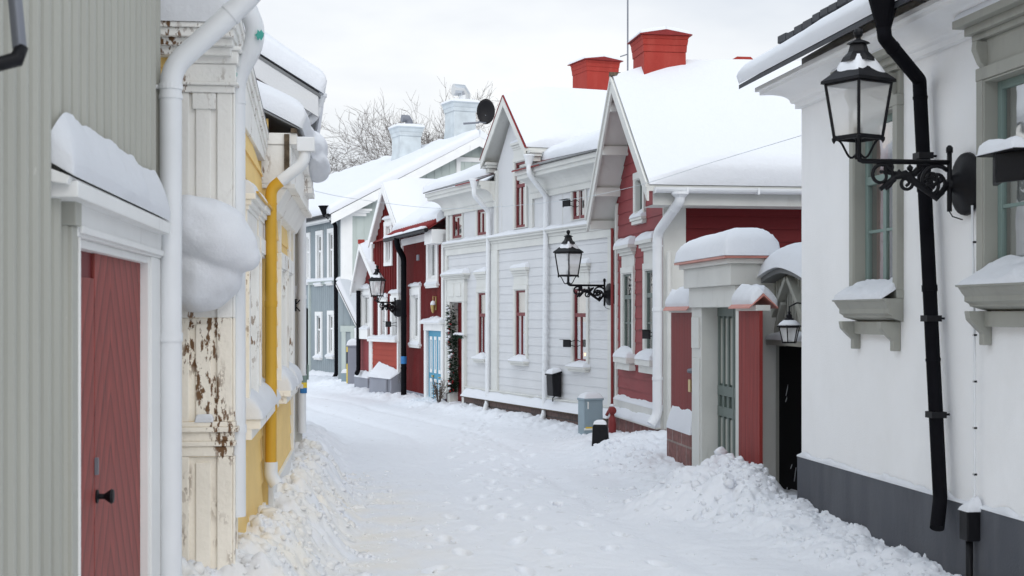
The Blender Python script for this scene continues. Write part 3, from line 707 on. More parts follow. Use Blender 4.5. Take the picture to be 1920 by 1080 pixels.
wall.build('wall', 'plaster', H, fix=False)
MB(A).box(-9.6, .03, -.3, .03, -.8, zpl).build('plinth', 'plinth', H, bevel=.01)
snow_slab(MB(A), (-9.5, .033, zpl+.001), (.03, .033, zpl+.001), (.03, .0, zpl+.012), (-9.5, .0, zpl+.012), .014, .03, .02, (400, 5), 6, (1, 1, 1, 0), freq=5).build('snow', 'snow', H, smooth=True)
ze = A.z(1420, 146, .42)
MB(A).mould(-9.5, 0, cove(0, ze-.012, .30, .21, 8), 0, 1).build('cornice', 'plaster', H)
ro = roof_par(H, A, -9.6, .36, .42, ze+.02, -3, ze+2.0, -6.4, ze, 'darktile', .035, .13, 3, r=.12, over=.0, amp=.02)
roll = MB(A)
rr = random.Random(4); u = -9.4
while u < -.18:
    L = .16+rr.random()*.05; c = .012*math.sin(u*3)+rr.uniform(-.006, .006)
    roll.beam((u, .17, ze+.31+c), (u+L-.012, .17, ze+.315+c), .16, .05+rr.uniform(0, .012)); u += L
roll.build('tile_edge', 'darktile', H, ro, bevel=.006)
for wi, (win, sd) in enumerate(((w1, 3), (w2, 8))):
    wo = window(H, A, *win, cas='trim', sash='gsash', cw=.075, proud=.05, rec=.045, cols=2, transom=.36, rows=2,
           hood=(.15, .30), sill=None, snow=.07, curtain='redcurtain' if wi == 0 else 'curtain', seed=sd, curt=.26, sw=.05)
    zs_ = win[2]-.06; a_, c_ = win[0]-.07, win[1]+.03
    MB(A).mould(a_, c_, [(-.01, zs_), (.175, zs_), (.175, zs_-.012), (.16, zs_-.016), (.14, zs_-.05), (.125, zs_-.07), (.125, zs_-.10), (.10, zs_-.115), (.095, zs_-.13), (-.01, zs_-.16)], .35, .35).build('sill', 'trim', H, wo)
    MB(A).box(win[0]-.02, win[1]+.02, -.01, .05, zs_-.25, zs_-.161).build('sill_apron', 'trim', H, wo)
    snow_slab(MB(A), (a_-.05, .178, zs_+.001), (c_+.05, .178, zs_+.001), (c_-.05, -.04, zs_+.11), (a_+.05, -.04, zs_+.11), .04, .14, .025, (36, 14), sd, (1, 1, 1, 0), freq=5).build('sill_snow', 'snow', H, wo, smooth=True)
    for uu in (win[0]-.03, win[1]-.03):
        b = MB(A); zz = win[2]-.06-.16
        b.prism([(0, zz+.002), (.15, zz+.002), (.14, zz-.05), (.09, zz-.10), (.055, zz-.13), (.055, zz-.2), (0, zz-.2)], 'u', uu, uu+.06)
        b.build('bracket', 'trim', H, wo, bevel=.006)
        b = MB(A); zz = win[3]+.075+.30*.5
        b.prism([(0, zz), (.10, zz), (.105, zz-.05), (.07, zz-.13), (.035, zz-.17), (0, zz-.17)], 'u', uu, uu+.06)
        b.build('console', 'trim', H, wo, bevel=.006)
# black downpipe
v1 = .09; vh = .46
pp = [(A.u(1657, vh), vh, A.z(1657, 50, vh)), (A.u(1659, vh), vh, A.z(1659, 72, vh)),
      (A.u(1724, v1), v1, A.z(1724, 150, v1)), (A.u(1748, v1), v1, A.z(1748, 640, v1)), (A.u(1763, v1), v1, A.z(1763, 935, v1)), (A.u(1757, .16), .16, A.z(1757, 990, .16))]
dp = pipe(H, A, pp, .045, 'blackpipe', bend=.5)
hopper(H, A, pp[0][0], vh, pp[0][2]-.02, A.z(1650, -12, vh), .047, .10, 'blackpipe', dp)
for py, pa in ((290, 1830), (597, 1775), (775, 1760)):
    c = MB(A); zc = A.z(1740, py, v1); uc = np.interp(-zc, [-pp[i][2] for i in (2, 3, 4)], [pp[i][0] for i in (2, 3, 4)])
    c.box(uc-.05, uc+.05, v1-.05, v1+.05, zc-.02, zc+.02); c.tube([(uc, v1, zc), (uc, -.02, zc)], .008, 6)
    c.build('pipe_clamp', 'black', H, dp)

# junction box with conduit
T = Thing('junction_box', 'black meter box with snow on top, low on the right plaster wall', 'junction box', A, (A.u(1822, .06), .03, A.z(1822, 985, .06)))
L = T.fr
MB(L).box(-.055, .055, 0, .085, -.09, .09).build('box', 'black', T, bevel=.008)
MB(L).tube([(0, .045, -.09), (.0, .045, -.9)], .022, 10).build('pipe', 'black', T, smooth=True)
MB(L).tube([(0, .03, .09), (-.002, .012, .2), (.0, .012, 1.2), (.03, .012, 1.93)], .008, 6).build('conduit', 'whitepipe', T, smooth=True)
flat_snow(MB(L), -.06, .06, -.01, .09, .092, .05, .05, 4, .04).build('snow', 'snow', T, smooth=True)
c = MB(L)
for k in range(6): c.box(-.010, .010, 0, .018, .3+k*.28, .312+k*.28)
c.build('clip', 'black', T)

# window mirrors (two angled glasses in a black box held off the wall)
def mirror(fr, u, v, z, s, label, snow=True, m='black', arm=True):
    T = Thing('window_mirror', label, 'window mirror', fr, (u, v, z), 'black gossip mirrors beside the windows'); L = T.fr
    b = MB(L)
    for sg in (1, -1):
        p = [(0, .05*s), (sg*.24*s, -.05*s), (sg*.24*s, -.09*s), (0, .0)]
        b.prism(p, 'z', -.1*s, .1*s)
    b.box(-.26*s, .26*s, -.06*s, .06*s, .1*s, .112*s)
    b.build('case', m, T, bevel=.004)
    g = MB(L)
    for sg in (1, -1):
        g.quad((sg*.02*s, .0445*s, -.085*s), (sg*.22*s, -.039*s, -.085*s), (sg*.22*s, -.039*s, .085*s), (sg*.02*s, .0445*s, .085*s))
    g.build('mirror', 'black', T)
    a = MB(L)
    for zz in (.06*s, -.06*s): a.tube([(0, 0, zz), (.05*s, -v*.5, zz*.6), (0, -v, zz*1.6)], .006*max(1, s*.9), 5)
    a.build('bracket', 'black', T, smooth=True)
    if snow:
        snow_slab(MB(L), (-.25*s, .07*s, .113*s), (.25*s, .07*s, .113*s), (.25*s, -.07*s, .113*s), (-.25*s, -.07*s, .113*s), .11*s, .12*s, .02, (14, 10), 5, freq=4).build('snow', 'snow', T, smooth=True)
    return T
mirror(A, A.u(1880, .36), .36, A.z(1880, 315, .36), .78, 'snow-capped black window mirror at the right edge beside the grey-green window')

# ------------------------------------------------------------------ street lamps
def street_lamp(label, fr, u, v, z):
    T = Thing('street_lamp', label, 'street lamp', fr, (u, v, z), 'black wall lanterns along the lane'); L = T.fr
    MB(L).lathe([(.02, .11), (.05, .10), (.075, .06), (.15, .04), (.19, .022), (.195, .0)][::-1], (0, 0, 0), 28, axis='y').build('wall_plate', 'black', T, smooth=True)
    b = MB(L); ZA = .13; VA = .70
    b.tube([(0, .115, -.17), (0, .115, .20)], .016, 8); b.lathe([(.022, .0), (.022, .03), (.01, .045)], (0, .115, .19), 8)
    b.tube([(0, .115, ZA), (0, VA-.03, ZA), (0, VA-.008, ZA+.008), (0, VA, ZA+.03), (0, VA, ZA+.15)], .016, 8)
    b.tube([(0, .05, 0), (0, .13, 0)], .03, 10)
    def spiral(cy, cz, r0, r1, a0, turns, w0=.012, w1=.009, n=26):
        pts = []; ws = []
        for i in range(n+1):
            t = i/n; a = a0+turns*2*math.pi*t; r = r0*(1-t)+r1*t
            pts.append((0, cy+r*math.cos(a), cz+r*math.sin(a))); ws.append(w0*(1-t)+w1*t)
        b.tube(pts, ws, 6); b.lathe([(.001, -.013), (.013, 0), (.001, .013)], pts[-1], 6)
    spiral(.205, .01, .105, .03, 2.4, -1.45, .014); spiral(.235, -.02, .062, .016, .3, 1.5); spiral(.235, .03, .05, .014, -1, -1.2)
    spiral(.395, -.0, .052, .014, 1.2, 1.5); spiral(.555, .045, .085, .022, -1.9, -1.45, .014); spiral(.50, .092, .036, .01, -2.4, 1.3)
    b.tube([(0, .12, .0), (0, .2, -.09), (0, .30, -.02), (0, .40, .055), (0, .47, .035), (0, .56, -.04)], [.02, .018, .022, .026, .018, .014], 8)
    b.tube([(0, .29, .10), (0, .34, .06), (0, .41, .04), (0, .47, .065)], [.012, .022, .02, .01], 7)
    for y, z_ in ((.33, .075), (.44, .06), (.37, .09), (.475, .02), (.175, .02), (.165, -.055)): b.lathe([(.002, -.022), (.018, -.008), (.02, .006), (.002, .024)], (0, y, z_), 7)
    b.tube([(0, .115, -.17), (.01, .09, -.2), (.0, .03, -.22)], .004, 5)
    b.build('bracket', 'black', T, smooth=True)
    # lantern
    z0, z1 = .27, .60; rot = math.radians(45+24); q = math.sqrt(2)/2
    ra, rb = .20*q, .275*q
    f = MB(L); C = (0, VA, 0)
    def corner(r, k, z): a = rot+k*math.pi/2; return (r*math.cos(a), VA+r*math.sin(a), z)
    for k in range(4):
        f.tube([corner(ra, k, z0), corner(rb, k, z1)], .0105, 6)
        f.beam(corner(ra, k, z0), corner(ra, k+1, z0), .018, .026); f.beam(corner(rb, k, z1), corner(rb, k+1, z1), .014, .02)
        c0 = corner(ra*1.02, k, z0-.004)
        f.lathe([(.001, -.03), (.012, -.012), (.014, .004), (.001, .012)], c0, 6)
        pts = []
        for i in range(13):
            t = i/12; rr = ra*(1-t)+.012*t; a = rot+k*math.pi/2
            zz = z0-.012-.085*t+.030*math.sin(2*math.pi*t)-.02*math.sin(math.pi*t)
            pts.append((rr*math.cos(a), VA+rr*math.sin(a), zz))
        f.tube(pts, .0075, 6)
    f.lathe([(.02, z0-.13), (.026, z0-.11), (.018, z0-.09), (.018, z0-.01), (.05, z0+.004), (.05, z0+.012)], C, 10)
    f.lathe([(.028, z0+.012), (.028, z0+.06), (.02, z0+.065)], C, 10)
    lf = f.build('lantern_frame', 'black', T)
    g = MB(L); s = .985
    for k in range(4): g.quad(corner(ra*s, k, z0+.013), corner(ra*s, k+1, z0+.013), corner(rb*s, k+1, z1-.01), corner(rb*s, k, z1-.01))
    g.build('pane', 'lampglass', T, lf)
    MB(L).lathe([(.012, z0+.065), (.03, z0+.10), (.036, z0+.14), (.02, z0+.175), (.012, z0+.21), (.006, z0+.22)], C, 12).build('bulb', 'paper', T, lf, smooth=True)
    r = MB(L)
    r.lathe([(.01, z1+.002), (.33*q*.96, z1+.002), (.315*q, z1+.02), (.23*q, z1+.062), (.11*q, z1+.135), (.10*q, z1+.14)], C, 4, rot)
    r.lathe([(.115*q, z1+.135), (.15*q, z1+.132), (.13*q, z1+.16), (.088*q, z1+.19), (.07*q, z1+.235), (.10*q, z1+.24), (.088*q, z1+.25), (.05*q, z1+.262), (.02*q, z1+.27)], C, 6, rot)
    r.lathe([(.018, z1+.258), (.014, z1+.275), (.026, z1+.292), (.030, z1+.31), (.024, z1+.328), (.008, z1+.338)], C, 12)
    r.build('lantern_roof', 'black', T)
    s = MB(L)
    rnd_ = random.Random(3)
    prof = []
    for i in range(10):
        t = i/9; prof.append(t)
    n = 32; rows = []
    for t in prof:
        row = []
        for j in range(n+1):
            a = 2*math.pi*(j % n)/n; k = abs(((a-rot) % (math.pi/2))-math.pi/4)
            sqr = 1/math.cos(k) if k < math.pi/4 else 1/math.cos(math.pi/4)
            edge = .60+.13*math.sin(a*3+1)+.10*math.sin(a*5)
            rad = (.078+(.225*q-.078)*t*edge*1.35)*q/.7071*(sqr*.72*1.05)
            zz = z1+.148-.108*t*edge*1.28+.020*math.sqrt(max(0, 1-t*t))
            row.append((rad*math.cos(a), VA+rad*math.sin(a), zz))
        rows.append(row)
    s.grid(np.array(rows))
    s.build('snow', 'snow', T, smooth=True)
    return T
lampA = street_lamp('large black lantern on a scrolled iron bracket in front of the right plaster wall', A, A.u(1817), .012, A.z(1817, 345))

# ------------------------------------------------------------------ gateway beside the plaster house
Gt = line(4.0, -.12, 13)
H = Thing('gateway', 'grey-green wooden gateway with a black gate and snowy gable hood', 'gateway', Gt)
ua, ub = Gt.u(1450), Gt.u(1440)         # far post
un = ub-1.35
zb = Gt.z(1440, 645)
MB(Gt).box(ub-.12, ub, -.14, 0, -.6, zb).box(un, un+.12, -.14, 0, -.6, zb).build('post', 'gate', H, bevel=.008)
b = MB(Gt); b.box(un-.1, ub+.1, -.2, .10, zb, zb+.05); b.build('beam', 'gate', H, bevel=.006)
flat_snow(MB(Gt), un-.1, ub+.1, -.1, .11, zb+.052, .06, .05, 3, .04).build('snow', 'snow', H, smooth=True)
uc = (ub+un)/2; zap = zb+.62
hood = MB(Gt)
rk = lambda x: zap+.07-.13*(abs(x-uc)/.8)**1.6
g = [(uc+(k/12-.5)*1.30, rk(uc+(k/12-.5)*1.30)-.05) for k in range(13)]
hood.prism([(g[0][0], zb+.05)]+g+[(g[-1][0], zb+.05)], 'v', -.05, -.03)
hood.build('gable_board', 'gate', H)
bt = MB(Gt)
for k in range(17):
    x = uc-.62+k*.0775; bt.box(x-.012, x+.012, -.03, -.018, zb+.05, rk(x)-.05)
for sg in (1, -1):
    bt.beam((uc+sg*.02, .01, zap-.02), (uc+sg*.66, .01, zb+.08), .05, .075, (0, 1, 0)); bt.beam((uc+sg*.20, .0, zap-.24), (uc+sg*.46, .0, zb+.06), .045, .05, (0, 1, 0))
bt.build('truss', 'gate', H, bevel=.004)
hr = MB(Gt); pts = [(uc+(k/14-.5)*1.62, rk(uc+(k/14-.5)*1.62)) for k in range(15)]
hr.prism(pts+[(x, z-.045) for x, z in pts[::-1]], 'v', -.6, .10)
ro = hr.build('roof', 'roofgrey', H)
s = MB(Gt); S = np.linspace(0, 1, 40); Q = np.linspace(0, 1, 18); ss, qq = np.meshgrid(S, Q)
X = uc+(ss-.5)*1.66; Vv = .14-.78*qq
e = np.sqrt(1-(1-np.clip(np.minimum(ss, 1-ss)/.14, 0, 1))**2); e2 = np.sqrt(1-(1-np.clip(np.minimum(qq, 1-qq)/.3, 0, 1))**2)
Zz = np.vectorize(rk)(X)+.005+np.minimum(e, e2)*(.21+.03*fbm(X*3, Vv*3, 4))
s.grid(np.stack([X, Vv, Zz], -1)); Zb = np.vectorize(rk)(X)+.003; s.grid(np.stack([X, Vv, Zb], -1))
s.build('snow', 'snow', H, ro, smooth=True)
lf = MB(Gt)
for s0, s1, dv in ((ub-.12, ub-.60, -.55), (un+.12, un+.60, -.2)):
    lf.hexa([(s0, -.07, -.5), (s1, -.07+dv, -.5), (s1, -.11+dv, -.5), (s0, -.11, -.5), (s0, -.07, zb-.02), (s1, -.07+dv, zb-.02), (s1, -.11+dv, zb-.02), (s0, -.11, zb-.02)])
lf.box(un-.5, ub+.8, -2.3, -2.25, -.6, zb+.3).box(ub-.1, ub+.0, -2.25, -.15, -.6, zb+.3)
lf.build('gate_leaf', 'blackgate', H)
st = MB(Gt); rr = random.Random(8)
for k in range(6):
    t = .03+.30*rr.random(); z = -.1+1.0*rr.random()**1.6; x = ub-.12-.48*t; v = -.062-.55*t
    st.beam((x, v, z), (x-.03*rr.random(), v-.03*rr.random(), z+.06+.10*rr.random()), .004, .006)
for k in range(9):
    t = k/30; x = ub-.12-.48*t; v = -.05-.55*t; st.lathe([(.001, 0), (.03, .02), (.015, .05), (.001, .06)], (x, v, -.16+.02*rr.random()), 6)
st.build('clinging_snow', 'snow', H)
# lantern hanging in the gateway
T = Thing('gate_lantern', 'small black lantern with snow on its roof hanging in the grey-green gateway', 'lantern', Gt, (Gt.u(1480, .2), .2, Gt.z(1480, 642, .2))); T.o.scale = (.84, .84, .84)
L = T.fr; k = 1.0
f = MB(L)
def cc(r, q, z): a = math.radians(30)+q*math.pi/3; return (r*math.cos(a), r*math.sin(a), z)
for q in range(6):
    f.tube([cc(.07, q, 0), cc(.105, q, .155)], .006, 5); f.beam(cc(.07, q, 0), cc(.07, q+1, 0), .012, .014); f.beam(cc(.105, q, .155), cc(.105, q+1, .155), .012, .014)
f.lathe([(.13, .155), (.128, .165), (.05, .225), (.05, .24), (.03, .25), (.03, .275), (.012, .29), (.02, .30), (.012, .315), (.004, .32)], (0, 0, 0), 6, math.radians(30))
f.lathe([(.07, -.008), (.07, .0)], (0, 0, 0), 6, math.radians(30)); f.tube([(0, 0, .31), (0, 0, .36), (0, -.08, .40), (0, -.22, .38)], .008, 6)
lf = f.build('frame', 'black', T)
g = MB(L)
for q in range(6): g.quad(cc(.069, q, .008), cc(.069, q+1, .008), cc(.104, q+1, .15), cc(.104, q, .15))
g.build('pane', 'lampglass', T, lf); MB(L).lathe([(.012, 0), (.025, .03), (.03, .07), (.012, .11)], (0, 0, .005), 10).build('bulb', 'paper', T, lf, smooth=True)
MB(L).lathe([(.118, .1725), (.10, .192), (.07, .218), (.056, .226), (.05, .22)], (0, 0, 0), 18).build('snow', 'snow', T, smooth=True)

# ------------------------------------------------------------------ portal and plank fences
Fg = line(3.695, -.12, 15)
H = Thing('portal', 'pale grey entrance portal with dark green double door under a thick rounded snow cap', 'portal', Fg)
uf0, uf1 = Fg.u(1297), Fg.u(1315); un0 = Fg.u(1379); un1 = un0-.30
zl = Fg.z(1300, 577)
p = MB(Fg)
for a_, c_ in ((uf1, uf0), (un1, un0)):
    MB(Fg).box(a_, c_, -.30, 0, -.6, zl).build('pilaster', 'greytrim', H, bevel=.006)
p.box(uf1+.05, uf0-.05, .0, .018, zl-.42, zl-.10); p.box(uf1+.05, uf0-.05, .0, .012, -.5, zl-.52)
p.build('pilaster_panel', 'greytrim', H, bevel=.004)
d = MB(Fg); x0, x1 = un0, uf1; mid = (x0+x1)/2
d.box(x0, x1, -.24, -.19, -.6, zl)
for a, c in ((x0+.02, mid-.01), (mid+.01, x1-.02)):
    w = (c-a); n = 3
    for k in range(n+1): x = a+.03+(w-.06)*k/n; d.box(x-.025, x+.025, -.19, -.165, -.5, zl-.02)
    for z in (-.45, .62, .83, zl-.09): d.box(a, c, -.19, -.163, z, z+.10)
d.build('door', 'dkgreen', H, bevel=.005)
d = MB(Fg)
for a, c in ((x0+.02, mid-.01), (mid+.01, x1-.02)):
    w = c-a
    for k in range(3):
        y0 = a+.03+(w-.06)*k/3+.03; y1 = a+.03+(w-.06)*(k+1)/3-.03
        d.box(y0, y1, -.19, -.183, .95, zl-.11); d.box(y0, y1, -.19, -.183, -.3, .60); 
d.build('door_panel', 'gate', H)
fz = Fg.z(1270, 497, .15); ce = Fg.u(1270, .15); cn = Fg.u(1359, .15)
p = MB(Fg); p.box(cn+.06, ce-.06, -.34, .04, zl, zl+(fz-zl)*.45)
p.box(cn+.03, ce-.03, -.35, .09, zl+(fz-zl)*.45, fz-.05); p.box(cn-.02, ce+.02, -.36, .13, fz-.05, fz)
p.build('entablature', 'greytrim', H, bevel=.006)
ro = MB(Fg).box(cn-.06, ce+.06, -.36, .17, fz, fz+.022).build('roof', 'copper', H)
s = MB(Fg); ss, qq = np.meshgrid(np.linspace(0, 1, 44), np.linspace(0, 1, 26))
def sup(x, r, p=2.4): k = np.clip(np.minimum(x, 1-x)/r, 0, 1); return (1-(1-k)**p)**(1/p)
X = cn-.07+(ce-cn+.14)*ss; Vv = .18-.56*qq
Zz = fz+.024+.285*np.minimum(sup(ss, .16, 2.1), sup(qq, .40, 2.0))*(1+.10*(fbm(X*2+3, Vv*2, 3)-.5)-.12*ss)
s.grid(np.stack([X, Vv, Zz], -1)); s.grid(np.stack([X, Vv, Zz*0+fz+.0235], -1)); s.build('snow', 'snow', H, ro, smooth=True)

def plank_fence(label, u0, u1, v, ztop, m, zbase, stone, ridge=.16, eave=.13):
    H = Thing('plank_fence', label, 'fence', Fg)
    f = MB(Fg); vprofile(f, battens(u0, u1, .125, .004, -.006, v), zbase, lambda u: ztop)
    f.quad((u0, v-.03, zbase), (u0, v, zbase), (u0, v, ztop), (u0, v-.03, ztop)); f.quad((u1, v-.03, zbase), (u1, v, zbase), (u1, v, ztop), (u1, v-.03, ztop))
    f.quad((u0, v-.03, zbase), (u1, v-.03, zbase), (u1, v-.03, ztop), (u0, v-.03, ztop))
    f.build('planks', m, H)
    b = MB(Fg); b.box(u0, u1, v-.10, v+.03, ztop, ztop+.05); b.build('top_rail', 'greytrim', H, bevel=.004)
    r = MB(Fg); vc = v-.04; r.prism([(vc+eave, ztop+.03), (vc, ztop+.03+ridge), (vc-eave, ztop+.03), (vc-eave, ztop+.02), (vc, ztop+.01+ridge), (vc+eave, ztop+.02)], 'u', u0-.0, u1+.03)
    ro = r.build('roof', 'copper', H)
    s = MB(Fg)
    snow_slab(s, (u0+.02, vc+eave-.03, ztop+.03+.03), (u1+.02, vc+eave-.03, ztop+.03+.03), (u1+.02, vc, ztop+.04+ridge), (u0+.02, vc, ztop+.04+ridge), .09, .14, .02, (20, 12), 5, (1, 1, 1, 0), freq=3)
    snow_slab(s, (u0+.02, vc-eave, ztop+.04), (u1+.02, vc-eave, ztop+.04), (u1+.02, vc, ztop+.04+ridge), (u0+.02, vc, ztop+.04+ridge), .09, .14, .02, (20, 10), 6, (1, 1, 1, 0), freq=3)
    s.build('snow', 'snow', H, ro, smooth=True)
    if stone:
        MB(Fg).box(u0-.01, u1+.01, v-.15, v+.05, -.8, zbase).build('base', 'redstone', H, bevel=.01)
        flat_snow(MB(Fg), u0, u1, v, v+.06, zbase+.002, .10, .06, 7, .16).build('snow', 'snow', H, smooth=True)
    return H
Hf = plank_fence('bright red plank fence on a red stone base, between the pink house and the portal', uf0+.03, Fg.u(1252), -.04, Fg.z(1270, 586), 'redfence', Fg.z(1285, 812), True)
b = MB(Fg); u = Fg.u(1291); b.box(u, u+.10, -.04, -.02, Fg.z(1290, 735), Fg.z(1290, 712)); b.build('letter_slot', 'brass', Hf)
b = MB(Fg); u = Fg.u(1293); b.lathe([(.02, 0), (.03, .01), (.02, .05), (.0, .06)], (u, -.03, Fg.z(1292, 695)), 8, axis='y'); b.build('knob', 'steelgrey', Hf)
plank_fence('faded red plank fence with a pink metal roof, between the portal and the grey-green gateway', Fg.u(1424, .06), Fg.u(1385, .06), .06, Fg.z(1385, 583, .06), 'fence', -.6, False, .12, .13)

# ------------------------------------------------------------------ pink house
Pk = line(4.722, -.156, 17.94)
H = Thing('pink_house', 'dusty pink boarded house with a white gable, thick roof snow and a red chimney', 'house', Pk)
uf = Pk.u(1157)
ov = .36
uc, za = Pk.at(1150, 140, ov); uan, zan = Pk.at(1217, 347, ov); uaf, zaf = Pk.at(1104, 410, ov)
za -= .05
def rk(u): return za+(zan-za)*(u-uc)/(uan-uc) if u < uc else za+(zaf-za)*(u-uc)/(uaf-uc)
zs0 = Pk.z(1200, 757)
wa = (Pk.u(1189), Pk.u(1171), Pk.z(1180, 660), Pk.z(1180, 512)); wb = (Pk.u(1233), Pk.u(1213), Pk.z(1222, 664), Pk.z(1222, 505))
wg = (Pk.u(1209), Pk.u(1195), Pk.z(1200, 398), Pk.z(1200, 335))
holes = [wa, wb, wg]
def ulim(z):
    lo, hi = 0.0, uf
    if z > rk(0)-.1: lo = max(lo, uc-(za-.1-z)/(za-zan)*(uc-uan))
    if z > rk(uf)-.1: hi = min(hi, uc+(za-.1-z)/(za-zaf)*(uaf-uc))
    return (min(lo, uc), max(hi, uc))
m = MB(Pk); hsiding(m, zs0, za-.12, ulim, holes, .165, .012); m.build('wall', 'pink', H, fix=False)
PE = Frame(*Pk.w(0, 0, 0)[:2], *Pk.n[:2])
zbelt = PE.z(1470, 470)
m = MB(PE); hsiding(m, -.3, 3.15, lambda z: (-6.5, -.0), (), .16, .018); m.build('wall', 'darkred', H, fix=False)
m = MB(PE); m.box(-.27, .02, -.02, .035, -.2, 3.15); m.box(-6.5, -.27, -.02, .05, zbelt-.10, zbelt); m.box(-6.5, -.27, -.02, .075, zbelt, zbelt+.025); m.build('corner_board', 'greytrim', H, bevel=.005)
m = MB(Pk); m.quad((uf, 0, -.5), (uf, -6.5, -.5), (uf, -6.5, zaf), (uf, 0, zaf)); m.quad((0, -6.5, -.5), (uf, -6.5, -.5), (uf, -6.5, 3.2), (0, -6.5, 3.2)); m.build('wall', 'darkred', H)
m = MB(Pk); m.box(-.01, uf, -.02, .055, zs0-.22, zs0-.01); m.box(-.01, uf, -.02, .12, zs0-.245, zs0-.22); m.build('base_board', 'greytrim', H, bevel=.005)
flat_snow(MB(Pk), -.01, uf, .05, .125, zs0-.218, .06, .05, 3, .07).build('snow', 'snow', H, smooth=True)
flat_snow(MB(Pk), -.01, uf, .0, .06, zs0-.008, .03, .03, 4, .05).build('snow', 'snow', H, smooth=True)
MB(Pk).box(-.05, uf+.02, -.3, .06, -.8, zs0-.245).build('plinth', 'redstone', H, bevel=.012)
m = MB(Pk); m.box(uf-.09, uf+.01, -.02, .035, zs0-.01, rk(uf)-.1); m.build('corner_board', 'greytrim', H, bevel=.004)
for w, sd in ((wa, 1), (wb, 2)):
    window(H, Pk, *w, cas='greytrim', sash='dkgreen', cw=.085, proud=.04, rec=-.002, cols=2, transom=.30, rows=2, hood=(.12, .30), sill=(.10, .18), snow=.08, seed=sd, sw=.028)
window(H, Pk, *wg, cas='greytrim', sash='dkgreen', cw=.09, proud=.04, rec=.04, cols=2, transom=0, hood=None, sill=(.04, .09), snow=.05, seed=5, sw=.03)
# roof: ridge away from the street
ro = roof_gable(H, Pk, uc, za, uan, zan, uaf, zaf, ov, -6.6, 'greytrim', .07, .30, 11, .26, n=(40, 34), amp=.03)
bg_ = MB(Pk)
for ue, z_ in ((uan, zan), (uaf, zaf)):
    sg = -1 if ue < uc else 1
    barge(bg_, uc, za, ue, z_, ov, ov+.03, .20, -.01); barge(bg_, uc, za+.0, ue+sg*.02, z_, ov+.03, ov+.05, .06, -.035)
bg_.build('bargeboard', 'greytrim', H, ro)
MB(Pk).prism([(uc-.05, za+.03), (uc, za+.085), (uc+.05, za+.03)], 'v', ov-.1, ov+.055).build('ridge_cap', 'rock', H, ro)
for e_, f in [(uaf, q_) for q_ in (.12, .42, .72, .97)]+[(uan, q_) for q_ in (.3, .6, .9)]:
    x = uc+(e_-uc)*f; MB(Pk).box(x-.04, x+.04, -.02, ov, rk(x)-.21, rk(x)-.085).build('purlin', 'greytrim', H, ro, bevel=.004)
# gutter along the near eave, facing the camera
gz = zan-.03
g = MB(Pk); N = 9; A_ = []
for v in np.linspace(ov-.06, -6.6, 12): A_.append([(uan-.02-.065*math.cos(math.pi*i/N), v, gz-.065*math.sin(math.pi*i/N)) for i in range(N+1)])
g.grid(np.array(A_)); g.box(uan-.09, uan+.05, ov-.065, ov-.06, gz-.07, gz)
for v in np.arange(-6.4, ov-.3, .9): g.box(uan-.09, uan+.05, v-.012, v+.012, gz-.072, gz+.004)
gu = g.build('gutter', 'whitepipe', H, ro, smooth=False)
fb = MB(Pk); fb.box(uan+.10, uan+.13, -6.6, ov-.08, gz-.20, gz-.03); fb.quad((uan+.12, -6.6, gz-.196), (.03, -6.6, gz-.196), (.03, ov-.08, gz-.196), (uan+.12, ov-.08, gz-.196)); fb.build('fascia', 'greytrim', H, ro)
vt = 0.0
pz = lambda y, v=.12: Pk.z(1247, y, v)
us = .05
pts = [(uan-.02, -.02, gz-.05), (uan-.02, -.02, gz-.16), (us-.12, .11, gz-.52), (us-.12, .11, ground_z(2.0, 17.6)+.22), (us-.14, .20, ground_z(2.0, 17.6)+.10)]
dp = pipe(H, Pk, pts, .062, 'whitepipe'); hopper(H, Pk, uan-.02, -.02, gz-.13, gz-.05, .062, .10, 'whitepipe', dp)
pipe(H, Pk, [(-.14, -.02, gz-.75), (-.14, -.02, .1)], .03, 'greytrim', joints=False)
# chimney on the ridge
def chimney(H, fr, u, v, zt, wu, wv, ro, m='chimney', zb=3.5, steps=((.014, .09), (.028, .08), (.042, .05)), cap=True):
    c = MB(fr); tot = sum(h for _, h in steps)+.08; z = zt-tot
    c.box(u-wu/2, u+wu/2, v-wv/2, v+wv/2, zb, z)
    for p, h in steps: c.hexa([(u-wu/2-p*.6, v-wv/2-p*.6, z), (u+wu/2+p*.6, v-wv/2-p*.6, z), (u+wu/2+p*.6, v+wv/2+p*.6, z), (u-wu/2-p*.6, v+wv/2+p*.6, z), (u-wu/2-p, v-wv/2-p, z+h), (u+wu/2+p, v-wv/2-p, z+h), (u+wu/2+p, v+wv/2+p, z+h), (u-wu/2-p, v+wv/2+p, z+h)]); z += h
    ch = c.build('chimney', m, H, ro, bevel=.008)
    if cap:
        k = MB(fr); a = .16
        k.prism([(v-wv/2-a, z), (v+wv/2+a, z), (v+wv/2+a, z+.012), (v, z+.09), (v-wv/2-a, z+.012)], 'u', u-wu/2-a, u+wu/2+a)
        snow_slab(k, (u-wu/2-a+.02, v+wv/2+a-.02, z+.016), (u+wu/2+a-.02, v+wv/2+a-.02, z+.016), (u+wu/2+a-.02, v, z+.094), (u-wu/2-a+.02, v, z+.094), .03, .06, .01, (8, 6), 2, (1, 1, 1, 0))
    return ch
